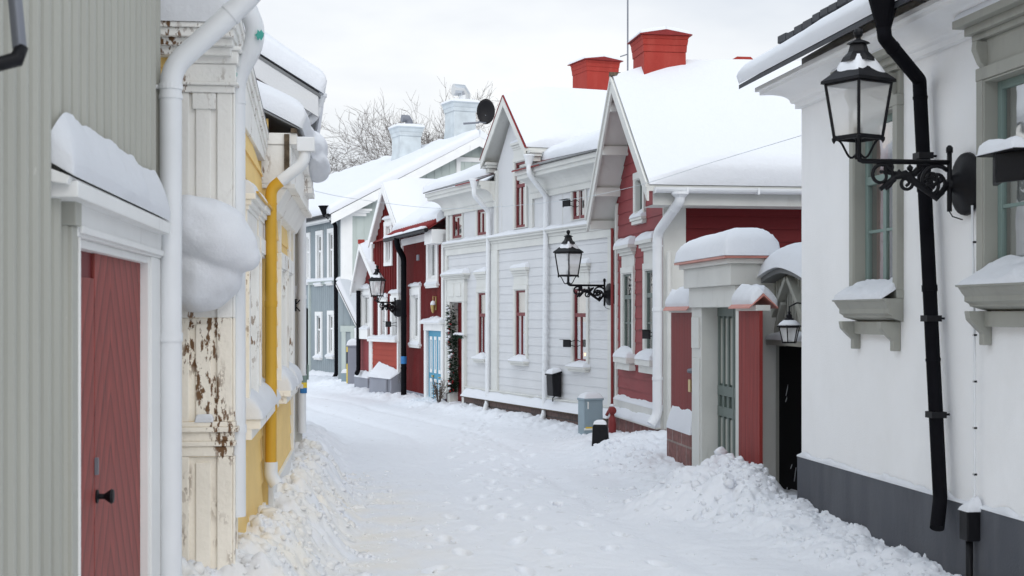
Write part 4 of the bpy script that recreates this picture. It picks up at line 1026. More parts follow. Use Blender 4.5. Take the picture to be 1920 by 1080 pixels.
def cap_sheet(H, fr, u, v, z, wu, wv, ro, a=.16):
    k = MB(fr); k.prism([(v-wv/2-a, z), (v+wv/2+a, z), (v+wv/2+a, z+.014), (v, z+.075), (v-wv/2-a, z+.014)], 'u', u-wu/2-a, u+wu/2+a)
    c = k.build('chimney_cap', 'rooftile', H, ro)
    s_ = MB(fr)
    for sg in (1, -1): snow_slab(s_, (u-wu/2-a+.01, v+sg*(wv/2+a-.01), z+.016), (u+wu/2+a-.01, v+sg*(wv/2+a-.01), z+.016), (u+wu/2+a-.01, v, z+.077), (u-wu/2-a+.01, v, z+.077), .05, .06, .012, (14, 8), 3, (1, 1, 1, 0), freq=4)
    s_.build('snow', 'snow', H, c, smooth=True)
def find_v(fr, u, px):          # v on the line u=const seen in column px
    a = np.array([fr.O[0]+fr.d[0]*u, fr.O[1]+fr.d[1]*u]); n = fr.n[:2]; k = (px-CX)/F
    return float((k*a[1]-a[0])/(n[0]-k*n[1]))
v_ = find_v(Pk, uc+.1, 1236); w = Pk.w(uc+.1, v_, 0); zt = EYE+(HY-64)/F*w[1]; wd = 82/F*w[1]
chimney(H, Pk, uc+.1, v_, zt, .62, wd*.97, ro, cap=False); cap_sheet(H, Pk, uc+.1, v_, zt-.08, .62+.08, wd*.97+.08, ro, .03)
v2 = find_v(Pk, uc+.1, 1408); MB(Pk).prism([(v2-.2, za+.32), (v2+.2, za+.32), (v2+.1, za+.42), (v2-.1, za+.42)], 'u', uc+.4, uc+.9).build('roof_hatch', 'chimney', H, ro)

mirror(Pk, Pk.u(1208, .24), .24, Pk.z(1208, 627, .24), .55, 'small black window mirror on the pink house between its two windows', snow=False)

# ------------------------------------------------------------------ long white house
W = line(9.917, -.401, 21)
H = Thing('white_house', 'long white boarded house with red window sashes, a steep street gable and a red chimney', 'house', W)
ufar = W.u(838); zbt = W.z(1000, 439)
lo = [(W.u(913), W.u(898), W.z(905, 666), W.z(905, 548)), (W.u(988), W.u(968), W.z(977, 670), W.z(977, 543)), (W.u(1102), W.u(1077), W.z(1088, 680), W.z(1088, 540))]
dr = (W.u(872), W.u(849), -.6, W.z(860, 566))
up = [(W.u(868), W.u(849), W.z(858, 448), W.z(858, 400)), (W.u(914), W.u(896), W.z(905, 442), W.z(905, 391)), (W.u(1099), W.u(1075), W.z(1087, 412), W.z(1087, 344))]
dw = (W.u(988), W.u(968), W.z(978, 428), W.z(978, 302))
zs0 = .12
m = MB(W); hsiding(m, zs0, zbt, lambda z: (0, ufar), lo+[dr], .145, .009); m.build('wall', 'whitewood', H, fix=False)
gov = .22
ugc, zga = W.at(945, 181, gov); ugf, zgf = W.at(903, 300, gov); ugn = 2*ugc-ugf+.1
dn, df = ugn+.22, ugf-.22
zwe = W.z(1000, 310, .36)-.04     # eave underside
def gl(z):
    a, b = dn, df
    t = (zga-.1-z)/(zga-zgf)
    if t < 1.2: a = max(a, ugc-(ugc-ugn)*t); b = min(b, ugc+(ugf-ugc)*t)
    return (min(a, ugc), max(b, ugc))
m = MB(W)
hsiding(m, zbt, zwe, lambda z: (0, ufar), up+[dw], 9, 0, v=.004); m.build('wall', 'whitewood', H, fix=False)
m = MB(W); hsiding(m, zwe, zga-.1, gl, [dw], 9, 0, v=.004); m.build('gable_wall', 'whitewood', H, fix=False)
m = MB(W)
for u in (0, ufar): m.quad((u, 0, -.6), (u, -6.4, -.6), (u, -6.4, zwe), (u, 0, zwe))
m.quad((0, -6.4, -.6), (ufar, -6.4, -.6), (ufar, -6.4, zwe), (0, -6.4, zwe)); m.build('wall', 'whitewood', H)
b = MB(W); b.cornice(0, ufar, zbt+.03, [(.11, .02), (.085, .04), (.05, .05), (.035, .12)], False, False); b.build('belt_course', 'greytrim', H, bevel=.004)
flat_snow(MB(W), 0, ufar, .0, .115, zbt+.033, .045, .05, 4, .03).build('snow', 'snow', H, smooth=True)
b = MB(W)
for a, c in ((W.u(1155), W.u(1144)), (W.u(936), W.u(925)), (ufar-.10, ufar)): b.box(a, c, -.02, .045, zs0, zbt-.2)
for x in (dn, df): b.box(x-.06, x+.06, -.02, .045, zbt+.033, zwe+.2)
for x in (.06, ufar-.12): b.box(x-.05, x+.06, -.02, .045, zbt+.033, zwe-.3)
for x in np.linspace(.5, ufar-.3, 11): b.box(x-.006, x+.006, 0, .010, zbt+.04, zwe-.35)
b.build('corner_board', 'greytrim', H, bevel=.004)
b = MB(W); b.box(0, W.u(876), -.02, .05, zs0, zs0+.16); b.box(0, W.u(876), -.02, .065, zs0+.16, zs0+.18); b.build('base_board', 'greytrim', H, bevel=.004)
MB(W).box(-.02, W.u(876), -.3, .07, -.9, zs0-.02).build('plinth', 'stone', H, bevel=.012)
b = MB(W); b.box(-.02, W.u(876), .0, .12, zs0-.02, zs0); b.build('plinth_ledge', 'rock', H, bevel=.003)
flat_snow(MB(W), -.02, W.u(874), .04, .125, zs0+.002, .05, .09, 6, .13, .03).build('snow', 'snow', H, smooth=True)
for i, w in enumerate(lo): window(H, W, *w, cas='greytrim', sash='sash', cw=.075, proud=.035, rec=-.002, cols=2, transom=.36, hood=(.07, .30), sill=(.08, .08), snow=.045, seed=20+i, sw=.035, curt=.42)
for i, w in enumerate(up): window(H, W, *w, cas='greytrim', sash='sash', cw=.05, proud=.03, rec=-.002, cols=2, transom=0, bottom=False, seed=30+i, sw=.045, curt=.48)
window(H, W, *dw, cas='greytrim', sash='sash', cw=.07, proud=.04, rec=-.002, cols=2, transom=.36, hood=(.07, .26), bottom=False, seed=40, sw=.04, curt=.45, snow=.04)
# doorway
b = MB(W); x0, x1, zd = dr[0], dr[1], dr[3]; zt = W.z(858, 524)
b.box(x0-.12, x0, -.01, .07, -.6, zd); b.box(x1, x1+.12, -.01, .07, -.6, zd); b.box(x0-.14, x1+.14, -.01, .075, zd, zt)
b.cornice(x0-.14, x1+.14, zt+.1, [(.16, .03), (.13, .03), (.10, .04)]); b.box(x0+.02, (x0+x1)/2-.06, .07, .09, zd+.1, zt-.08); b.box((x0+x1)/2+.06, x1-.02, .07, .09, zd+.1, zt-.08)
b.box(x0-.0, x0+.015, -.13, 0, -.6, zd); b.box(x1-.015, x1, -.13, 0, -.6, zd); b.box(x0, x1, -.13, 0, zd-.015, zd)
po = b.build('door_surround', 'greytrim', H, bevel=.005)
flat_snow(MB(W), x0-.28, x1+.28, 0, .17, zt+.102, .07, .06, 8, .04).build('snow', 'snow', H, po, smooth=True)
b = MB(W); b.box(x0, x1, -.13, -.10, -.6, zd); mid = (x0+x1)/2
for s0, s1 in ((x0+.05, mid-.03), (mid+.03, x1-.05)):
    for z0, z1 in ((.0, .55), (.65, 1.2), (1.28, zd-.1)): b.box(s0+.05, s1-.05, -.10, -.08, z0, z1)
b.build('door', 'reddoor', H, bevel=.005)
# cornice and roof
cor = [(.34, .05), (.31, .04), (.27, .05), (.22, .06), (.15, .07), (.08, .09), (.05, .10)]
uL0, uL1 = 0, dn-.02; uR0, uR1 = df+.02, ufar
MB(W).mould(uL0, uL1, cove(0, zwe+.02, .34, .46), 1, 0).build('cornice', 'greytrim', H); MB(W).mould(uR0, uR1, cove(0, zwe+.02, .34, .46), 0, 1).build('cornice', 'greytrim', H)
vr = -3.2; yr = W.w(3.5, vr, 0)[1]; zr = EYE+(HY-180)/F*yr-.26; zwr = zwe+.04
ro = None
for a, c, sd, ve in ((uL0-.33, uL1+.02, 21, .38), (uR0-.02, uR1+.35, 25, .38), (uL1, uR0, 29, -.12)):
    k = MB(W); zE = zwr+(zr-zwr)*(.38-ve)/(.38-vr)
    k.prism([(ve, zE), (vr, zr), (vr-3.4, zwr), (vr-3.4, zwr-.03), (vr, zr-.05), (ve, zE-.02)], 'u', a, c)
    r_ = k.build('roof', 'roofgrey', H); ro = ro or r_
    s = MB(W); ia = .55 if a == uR0-.02 else 0; ic = .55 if c == uL1+.02 else 0
    sl = (zr-zE)/(ve-vr)
    if ia or ic:
        x0, x1 = (a, a+1.15) if ia else (c-1.15, c)
        MB(W).prism([(ve+.012, zE-.012), (ve-.6, zE+.6*sl+.006), (ve-.6, zE+.6*sl-.01), (ve+.012, zE-.032)], 'u', x0, x1).build('bare_tiles', 'rooftile', H, r_)
    snow_slab(s, (a, ve+.03-ia*.9, zE+.0+ia*.9*sl), (c, ve+.03-ic*.9, zE+.0+ic*.9*sl), (c, vr, zr+.01), (a, vr, zr+.01), .17, .3, .04, (30, 26), sd, (a < 0, c > ufar, 1, 0), bulge=.03)
    snow_slab(s, (c, vr-3.4, zwr+.01), (a, vr-3.4, zwr+.01), (a, vr, zr+.01), (c, vr, zr+.01), .24, .22, .03, (20, 10), sd+1, (0, 0, 1, 0))
    s.build('snow', 'snow', H, r_, smooth=True)
rg = roof_gable(H, W, ugc, zga, ugn, zgf, ugf, zgf, gov, -3.0, 'greytrim', .06, .20, 31, .2)
b = MB(W)
for ue in (ugn, ugf):
    barge(b, ugc, zga, ue, zgf, gov, gov+.025, .17, -.01)
b.build('bargeboard', 'greytrim', H, rg)
b = MB(W)
for ue in (ugn, ugf):
    sg = -1 if ue < ugc else 1; barge(b, ugc, zga, ue+sg*.02, zgf-.02, gov-.03, gov+.036, .012, -.024)
b.build('verge_tile', 'rooftile', H, rg)
for ue, sg in ((ugn, 1), (ugf, -1)):
    b = MB(W); x = ue+sg*.02; zz = zgf-.05
    for p_, h0, h1 in ((.16, 0, .05), (.13, .05, .10), (.08, .10, .18)): b.box(x-p_, x+p_, -.02, p_+.04, zz-h1, zz-h0)
    b.build('eave_return', 'greytrim', H, bevel=.005)
for pts, pxh in (([(889, 352, .40), (889, 366, .40), (916, 397, .07), (914, 752, .07), (908, 772, .20)], 889), ([(992, 308, .40), (992, 326, .40), (1024, 368, .07), (1021, 772, .07), (1014, 790, .20)], 992)):
    q = []
    for x, y, v in pts: u_, z_ = W.at(x, y, v); q.append((u_, v, z_))
    dp = pipe(H, W, q, .043, 'whitepipe'); hopper(H, W, q[0][0], q[0][1], q[0][2]-.02, q[0][2]+.16, .045, .085, 'whitepipe', dp)
v_ = find_v(W, W.u(1116), 1116); uch = W.u(1116, vr); w_ = W.w(uch, vr, 0); zt = EYE+(HY-112)/F*w_[1]; wd = 68/F*w_[1]
chimney(H, W, uch, vr, zt, wd*.95, .7, ro, cap=False); cap_sheet(H, W, uch, vr, zt-.08, wd*.95+.10, .7+.10, ro, .03)
lampB = copy_tree(lampA.o, W.w(W.u(1148), .012, W.z(1148, 552)), W.ang(), 'black lantern on a scrolled bracket on the long white house, snow on its roof')
mirror(W, W.u(1059, .18), .18, W.z(1059, 644, .18), .55, 'small black window mirror on the white house beside its nearest lower window', snow=False)
mirror(W, W.u(1058, .18), .18, W.z(1058, 381, .18), .55, 'small black window mirror on the white house upper storey, under the cable', snow=False)
# bin on the wall
T = Thing('litter_bin', 'black bin with snow on its lid fixed to the white house wall beside a downpipe', 'bin', W, (W.u(1038, .12), .04, W.z(1038, 735, .12))); L = T.fr
MB(L).prism([(0, -.08), (.14, -.06), (.16, .27), (.0, .31)], 'u', -.125, .125).build('body', 'black', T, bevel=.012)
MB(L).hexa([(-.14, -.01, .31), (.14, -.01, .31), (.14, .175, .265), (-.14, .175, .265), (-.14, -.01, .335), (.14, -.01, .335), (.14, .175, .29), (-.14, .175, .29)]).build('lid', 'black', T, bevel=.006)
snow_slab(MB(L), (-.13, .165, .295), (.13, .165, .295), (.13, 0, .34), (-.13, 0, .34), .06, .06, .01, (12, 8), 2, freq=4).build('snow', 'snow', T, smooth=True)
MB(L).tube([(.1, .0, -.06), (.1, .05, -.10), (.1, .05, -.16)], .01, 6).build('bracket', 'black', T)
# cabinet, board, cast iron foot
T = Thing('utility_cabinet', 'tall grey utility cabinet with a snow cap in front of the long white house', 'cabinet', Frame(P(1107, 815, 20.2)[0], 20.2, -.93, -.36), (0, 0, 0)); L = T.fr
zt = EYE+(HY-748)/F*20.2
wb_ = 38/F*20.2/2
b = MB(L); b.box(-wb_, wb_, -.11, .11, -.5, zt-.015); b.box(-wb_-.012, wb_+.012, -.122, .122, zt-.015, zt+.015); b.build('body', 'cabinet', T, bevel=.005)
b = MB(L); b.box(-wb_+.03, wb_-.03, .11, .116, .12, zt-.05); b.build('door', 'cabinet', T, bevel=.003)
b = MB(L); b.box(-wb_-.002, wb_+.002, .108, .114, .02, .05); b.box(wb_-.06, wb_-.045, .112, .13, .32, .42); b.build('band', 'paper', T)
b = MB(L); b.box(wb_-.12, wb_-.02, .113, .118, .045, .065); b.build('label', 'yel', T)
snow_slab(MB(L), (-wb_, .12, zt+.016), (wb_, .12, zt+.016), (wb_, -.12, zt+.016), (-wb_, -.12, zt+.016), .085, .14, .01, (14, 10), 2, freq=4).build('snow', 'snow', T, smooth=True)
T = Thing('leaning_board', 'black board leaning in the snow beside the red cast iron standpipe', 'board', Frame(P(1126, 840, 18.0)[0], 18.0, -.98, .17), (0, 0, 0)); L = T.fr
zt = EYE+(HY-795)/F*18.0
MB(L).prism([(-.16, -.5), (.13, -.5), (.10, zt-.03), (.08, zt), (-.06, zt), (-.09, zt-.03)], 'v', -.05, .04).build('board', 'black', T, bevel=.02)
snow_slab(MB(L), (-.075, .045, zt), (.09, .045, zt), (.09, -.055, zt), (-.075, -.055, zt), .05, .07, .01, (10, 8), 2, freq=4).build('snow', 'snow', T, smooth=True)
T = Thing('standpipe', 'red cast iron standpipe at the far corner of the pink house', 'standpipe', Frame(P(1148, 830, 19.3)[0], 19.3, -1, 0), (0, 0, 0)); L = T.fr
zt = EYE+(HY-762)/F*19.3
MB(L).lathe([(.035, -.5), (.035, zt-.42), (.05, zt-.38), (.055, zt-.26), (.05, zt-.16), (.03, zt-.13), (.03, zt-.10)], (0, 0, 0), 14).build('pipe', 'cast', T, smooth=True)
b = MB(L); b.lathe([(.035, -.05), (.055, -.04), (.055, .04), (.035, .05)], (0, 0, zt-.055), 14, axis='y'); b.lathe([(.02, .05), (.02, .07)], (0, 0, zt-.055), 8, axis='y'); b.build('valve_head', 'cast', T)
MB(L).lathe([(.04, 0), (.038, .015), (.02, .03), (.001, .034)], (0, 0, zt), 10).build('snow', 'snow', T, smooth=True)
pipe(Thing('corner_pipe', 'thin dark red pipe running down the far corner of the pink house', 'pipe', Pk), Pk, [(uf+.05, .06, 2.9), (uf+.05, .06, .35), (uf-.02, .16, .2)], .022, 'cast', name='pipe', joints=False)

# ------------------------------------------------------------------ red house
R = line(7.1, -.30, 28.05)
H = Thing('red_house', 'barn-red boarded house with a pale blue door and a white-trimmed street gable', 'house', R)
ufr = R.u(756)
zer = R.z(838, 420, .30)
wu = (R.u(821), R.u(806), R.z(813, 523), R.z(813, 444)); wl_2 = (R.u(788), R.u(775), R.z(781, 636), R.z(781, 553))
dd = (R.u(831), R.u(804), -.7, R.z(817, 620))
zs0 = R.z(780, 735)
m = MB(R); vprofile(m, battens(0, ufr, .105, .04, .022), zs0, lambda u: zer, [wu, wl_2, dd]); m.build('wall', 'red', H, fix=False)
m = MB(R)
for u in (0, ufr): m.quad((u, 0, -.9), (u, -6, -.9), (u, -6, zer), (u, 0, zer))
m.quad((0, -6, -.9), (ufr, -6, -.9), (ufr, -6, zer), (0, -6, zer)); m.build('wall', 'red', H)
MB(R).box(-.0, dd[0]-.1, -.3, .03, -1, zs0).box(dd[1]+.1, ufr, -.3, .03, -1, zs0).build('plinth', 'concrete', H, bevel=.01)
for i, w in enumerate((wu, wl_2)): window(H, R, *w, cas='white', sash='white', cw=.14, proud=.05, rec=.02, cols=2, transom=0, hood=(.07, .06) if i else None, sill=(.03, .07), snow=.05, seed=50+i, sw=.05, curt=.45)
b = MB(R); x0, x1, zd = dd[0], dd[1], dd[3]; zt = R.z(800, 607)
b.box(x0-.09, x0, -.02, .05, -.8, zd); b.box(x1, x1+.16, -.02, .07, -.8, zd); b.box(x0-.18, x1+.18, -.02, .075, zd, zt); b.box(x0-.22, x1+.22, -.02, .15, zt, zt+.03)
po = b.build('door_surround', 'white', H, bevel=.005)
flat_snow(MB(R), x0-.22, x1+.22, 0, .16, zt+.032, .09, .05, 8, .03, .04).build('snow', 'snow', H, po, smooth=True)
do = MB(R).box(x0, x1, -.10, .0, -.8, zd).build('door', 'blue', H)
b = MB(R); wd = x1-x0; ha = b
zm = R.z(817, 706)
for k in range(3):
    x = x0+wd*(.2+.3*k)
    for sg in (-1, 1):
        b.box(x+sg*.075-.02, x+sg*.075+.02, -.0, .016, zm+.10, zd-.12); b.box(x+sg*.075-.02, x+sg*.075+.02, -.0, .016, -.35, zm-.08)
    for z0, z1 in ((zm+.07, zm+.14), (zd-.19, zd-.12), (zm-.12, zm-.05), (-.42, -.34)): b.box(x-.085, x+.085, -.0, .018, z0, z1)
b.build('panel_frame', 'white', H, do)
MB(R).box(x0+wd*.62, x0+wd*.72, 0, .03, zm-.02, zm+.02).build('lock', 'brass', H, do)
b = MB(R); 0 and b.box(x0+wd*.42, x0+wd*.62, -.0, .03, zm-.03, zm+.03); b.tube([(x0+.06, 0, zm), (x0+.06, .06, zm), (x0+.16, .06, zm)], .012, 6); b.build('handle', 'brass', H, do)
b = MB(R); b.box(-.02, .10, -.02, .06, zs0, zer-.1); b.box(ufr-.08, ufr, -.02, .05, zs0, zer-.1); b.box(0, ufr, -.02, .05, zer-.17, zer-.02); b.box(-.02, .62, -.02, .28, zer-.30, zer-.02); b.build('corner_board', 'white', H, bevel=.004)
# roof and gutter
vr, zr = -3.0, R.z(800, 340, -3.0)-.2
k = MB(R); k.prism([(.34, zer), (vr, zr), (-6.4, zer), (-6.4, zer-.02), (vr, zr-.03), (.34, zer-.015)], 'u', -.02, ufr+1.8); ro = k.build('roof', 'rooftile', H)
s = MB(R); sl = (zr-zer)/(.34-vr)
snow_slab(s, (-.05, .18, zer+.02+.16*sl), (ufr+.2, .20, zer+.02+.14*sl), (ufr+.2, vr, zr+.02), (-.05, vr, zr+.02), .17, .16, .03, (34, 24), 41, (0, 0, 1, 0))
snow_slab(s, (ufr+1.8, -6.4, zer), (-.05, -6.4, zer), (-.05, vr, zr+.02), (ufr+1.8, vr, zr+.02), .17, .16, .03, (14, 10), 42, (0, 0, 1, 0)); s.build('snow', 'snow', H, ro, smooth=True)
t = MB(R)
for i in range(int(ufr/.22)+1): t.tube([(i*.22+.04, .36, zer+.03), (i*.22+.04, .12, zer+.03+.24*sl)], .05, 8)
t.build('tile_row', 'rooftile', H, ro, smooth=True)
g = MB(R); g.tube([(-.05, .40, zer-.04), (ufr+.1, .40, zer-.04)], .045, 10); gu = g.build('gutter', 'black', H, ro)
snow_slab(MB(R), (.05, .48, zer-.01), (ufr-.1, .48, zer-.01), (ufr-.1, .35, zer-.0), (.05, .35, zer-.0), .05, .05, .015, (20, 6), 3, freq=4).build('gutter_snow', 'snow', H, gu, smooth=True)
pts = []
for x, y, v in ((744, 447, .40), (745, 462, .40), (757, 484, .20), (757, 742, .20)): u_, z_ = R.at(x, y, v); pts.append((u_, v, z_))
dp = pipe(H, R, pts, .062, 'blackpipe')
b = MB(R); b.tube([(pts[2][0], .20, R.z(757, 682, .2)), (pts[2][0], .20, R.z(757, 668, .2))], .068, 10); b.build('wrap', 'blu', H, dp)
b = MB(R); u_, z_ = R.at(786, 483); b.box(u_-.10, u_+.10, 0, .04, z_-.06, z_+.06); b.build('vent', 'steelgrey', H)
# street gable bay of the red house
B = line(13.46, -.50, 31.95)
u1b = B.u(699)
bov = .16
bc, bza = B.at(718, 346, bov); bfu, bfz = B.at(692, 449, bov); bnu, bnz = B.at(750, 441, bov)
wg = (B.u(735), B.u(726), B.z(730, 492), B.z(730, 424)); wp1 = (B.u(725), B.u(715), B.z(720, 634), B.z(720, 570)); wp2 = (B.u(748), B.u(738), B.z(743, 634), B.z(743, 563))
zp0 = B.z(725, 690); zp1 = B.z(725, 641)
def rkb(u): return bza+(bnz-bza)*(u-bc)/(bnu-bc) if u < bc else bza+(bfz-bza)*(u-bc)/(bfu-bc)
m = MB(B); vprofile(m, battens(0, u1b, .105, .035, .02), zp1, lambda u: rkb(u)-.08, [wg, wp1, wp2]); m.build('gable_wall', 'red', H, fix=False)
m = MB(B); hsiding(m, zp0-.3, zp1, lambda z: (0.02, u1b), (), .12, .014, v=.02); m.build('apron_panel', 'orange', H, fix=False)
m = MB(B); m.quad((u1b, 0, -1), (u1b, -3, -1), (u1b, -3, bfz), (u1b, 0, bfz)); m.quad((0, 0, -1), (0, -1, -1), (0, -1, bnz), (0, 0, bnz)); m.build('wall', 'red', H)
for i, w in enumerate((wg, wp1, wp2)): window(H, B, *w, cas='white', sash='white', cw=.10, proud=.05, rec=.02, cols=2, transom=0, hood=(.07, .07) if i != 1 else (.06, .06), snow=.06, seed=55+i, sw=.045, curt=.45)
b = MB(B); b.box(.0, u1b+.05, -.02, .13, zp1, zp1+.07); b.box(u1b-.07, u1b+.02, -.02, .06, zp0-.3, bfz-.1); b.box(-.02, .05, -.02, .06, zp0-.3, bnz-.1); b.build('corner_board', 'white', H, bevel=.004)
flat_snow(MB(B), .0, u1b+.05, 0, .14, zp1+.072, .07, .05, 8, .03, .03).build('snow', 'snow', H, smooth=True)
MB(B).prism([(-.2, -1.2), (.26, -1.2), (.22, B.z(705, 708, .22)), (-.2, zp0+.12)], 'u', -.02, B.u(691, .24)).build('cellar_hatch', 'concrete', H, bevel=.012)
zc_ = B.z(705, 708, .22); uh = B.u(691, .24)
snow_slab(MB(B), (-.03, .25, zc_+.005), (uh+.02, .25, zc_+.005), (uh-.1, .02, zc_+.30), (-.03, .02, zc_+.14), .05, .12, .03, (20, 12), 9, (1, 1, 1, 0), freq=3).build('snow', 'snow', H, smooth=True)
b = MB(B); b.tube([(.12, .29, -1), (.12, .27, zc_-.02)], .025, 8); b.build('hatch_pipe', 'steelgrey', H)
rg = roof_gable(H, B, bc, bza, bnu, bnz, bfu, bfz, bov, -3.2, 'white', .06, .19, 51, .18)
b = MB(B)
for ue, z_ in ((bnu, bnz), (bfu, bfz)): barge(b, bc, bza, ue, z_, bov, bov+.03, .20, -.01)
b.build('bargeboard', 'white', H, rg)
# wall sconce by the blue door
T = Thing('wall_sconce', 'small brass wall lamp with snow on top beside the blue door of the red house', 'wall lamp', R, (R.u(811, .1), .02, R.z(811, 574, .1))); L = T.fr
b = MB(L); b.lathe([(.015, -.14), (.03, -.11), (.045, -.03), (.05, .03), (.02, .05), (.015, .08)], (0, .07, 0), 10); b.box(-.02, .02, 0, .02, -.08, .2); b.tube([(0, .01, .18), (0, .07, .2), (0, .07, .07)], .008, 6); b.build('body', 'brass', T, smooth=False)
MB(L).lathe([(.055, .02), (.055, .05), (.04, .09), (.015, .11), (.001, .112)], (0, .07, 0), 12).build('snow', 'snow', T, smooth=True)
lampC = copy_tree(lampA.o, P(747, 578, 31.7), math.atan2(.61, -.79)+math.pi-math.pi/2+math.radians(0), 'black lantern on a scrolled bracket in front of the red house gable')
lampC.rotation_euler = (0, 0, math.atan2(-.80, -.60)-math.pi/2)
mirror(B, B.u(725, .3), .3, B.z(725, 608, .3), .6, 'dark window mirror between the two lower gable windows of the red house', snow=False)

# garland and plants
T = Thing('garland', 'dark fir garland with red berries hanging down the doorway of the long white house', 'garland', W, (W.u(852, .0), .0, 0)); L = T.fr
rr = random.Random(5)
def fir(mb, pts, r, n, rr, ln=.07):
    for _ in range(n):
        t = rr.random()*(len(pts)-1); i = min(int(t), len(pts)-2); p = Vector(pts[i]).lerp(Vector(pts[i+1]), t-i)
        a = rr.random()*6.283; d = Vector((math.cos(a), math.sin(a), rr.uniform(-.5, .5))).normalized()
        q = p+d*r*rr.random(); e = q+d*ln; s = Vector((rr.uniform(-1, 1), rr.uniform(-1, 1), rr.uniform(-1, 1)))*.014
        mb.add([q+s, q-s, e], [(0, 1, 2)])
gp = [(.12, .02, W.z(855, 572)), (.05, .04, W.z(855, 620)), (-.02, .03, W.z(855, 668)), (-.02, .03, W.z(855, 715)), (.0, .03, W.z(855, 735))]
m = MB(L); fir(m, gp, .08, 1500, rr); fir(m, [(-.25, .05, W.z(862, 630)), (-.7, .05, W.z(862, 632))], .06, 260, rr); m.build('needles', 'needle', T, fix=False)
m = MB(L)
for _ in range(34):
    t = rr.random()*4; i = min(int(t), 3); p = Vector(gp[i]).lerp(Vector(gp[i+1]), t-i)+Vector((rr.uniform(-.07, .07), rr.uniform(.0, .1), 0)); m.lathe([(.001, -.018), (.018, 0), (.001, .018)], p, 6)
m.build('berry', 'berry', T, smooth=True)
m = MB(L)
for _ in range(26):
    t = rr.random()*4; i = min(int(t), 3); p = Vector(gp[i]).lerp(Vector(gp[i+1]), t-i)+Vector((rr.uniform(-.09, .07), rr.uniform(.04, .11), 0)); m.lathe([(.001, -.01), (.035, 0), (.03, .02), (.001, .03)], p, 7)
for k in range(7): m.lathe([(.001, 0), (.06, .01), (.05, .04), (.001, .06)], (-.25-.07*k, .06, W.z(862, 630)+.01), 7)
m.build('snow', 'snow', T, smooth=True)
T = Thing('potted_shrub', 'small leafless snow-dusted shrub in front of the blue door', 'shrub', Frame(P(822, 768, 27.6)[0], 27.6, 1, 0), (0, 0, float(ground_z(P(822, 768, 27.6)[0], 27.6)))); L = T.fr
m = MB(L); rr = random.Random(2)
for k in range(26):
    a = rr.random()*6.28; r = .05+.14*rr.random(); h = .22+.28*rr.random(); m.tube([(0, 0, -.1), (r*.4*math.cos(a), r*.4*math.sin(a), h*.5), (r*math.cos(a), r*math.sin(a), h)], [.008, .006, .003], 4)
m.build('twigs', 'bark', T); m = MB(L); fir(m, [(0, 0, .05), (0, 0, .38)], .12, 160, rr, .05); m.build('leaves', 'rock', T, fix=False)

# ------------------------------------------------------------------ small red gabled house beyond
S = line(10.31, -.40, 34.2)
H = Thing('small_red_house', 'small red house with a snowy gable and pink lower panel, beyond the red house', 'house', S)
u1s = S.u(673); sov = .30
sc, sza = S.at(675, 457, sov); sfu, sfz = S.at(658, 545, sov); snu, snz = S.at(703, 524, sov)
def rks(u): return sza+(snz-sza)*(u-sc)/(snu-sc) if u < sc else sza+(sfz-sza)*(u-sc)/(sfu-sc)
ws = (S.u(695), S.u(681), S.z(688, 612), S.z(688, 553)); zq = S.z(688, 634)
m = MB(S); hsiding(m, zq, sza-.1, lambda z: (min(sc, max(0, sc-(sza-.08-z)/(sza-snz)*(sc-snu))), max(sc, min(u1s, sc+(sza-.08-z)/(sza-sfz)*(sfu-sc)))), [ws], .13, .012); m.build('wall', 'red', H, fix=False)
m = MB(S); hsiding(m, -.3, zq, lambda z: (0, u1s), (), .12, .012, v=.01); m.build('lower_panel', 'pink', H, fix=False)
m = MB(S)
for u in (0, u1s): m.quad((u, 0, -1.2), (u, -3, -1.2), (u, -3, 2.2), (u, 0, 2.2))
m.build('wall', 'red', H)
window(H, S, *ws, cas='white', sash='white', cw=.08, proud=.05, rec=.02, cols=2, transom=0, hood=(.08, .08), snow=.07, seed=60, sw=.05, curt=.5)
b = MB(S); b.box(-.02, .06, -.02, .06, -1, snz-.1); b.box(u1s-.07, u1s+.02, -.02, .06, -1, S.z(675, 540)); b.box(-.02, u1s, -.02, .12, zq-.02, zq+.22); b.build('corner_board', 'white', H, bevel=.004)
flat_snow(MB(S), -.02, u1s, 0, .13, zq+.222, .06, .05, 8, .03, .03).build('snow', 'snow', H, smooth=True)
MB(S).box(-.05, u1s, -.3, .12, -1.5, S.z(690, 708)).build('plinth', 'concrete', H); z_ = S.z(690, 708)
flat_snow(MB(S), -.05, u1s, 0, .13, z_+.002, .08, .08, 8, .10, .03).build('snow', 'snow', H, smooth=True)
rg = roof_gable(H, S, sc, sza, snu, snz, sfu, sfz, sov, -3.2, 'white', .05, .15, 61, .14)
b = MB(S)
for ue, z_ in ((snu, snz), (sfu, sfz)): barge(b, sc, sza, ue, z_, sov, sov+.03, .15, -.01)
b.build('bargeboard', 'white', H, rg)
MB(S).box(sc-.05, sc+.05, sov-.1, sov+.04, sza+.0, sza+.10).build('ridge_tile', 'chimney', H, rg)
pts = [(S.u(672, .12), .12, S.z(672, 545, .12)), (S.u(672, .12), .12, S.z(672, 694, .12)), (S.u(669, .24), .24, S.z(669, 700, .24))]
pipe(H, S, pts, .055, 'blackpipe', joints=False)

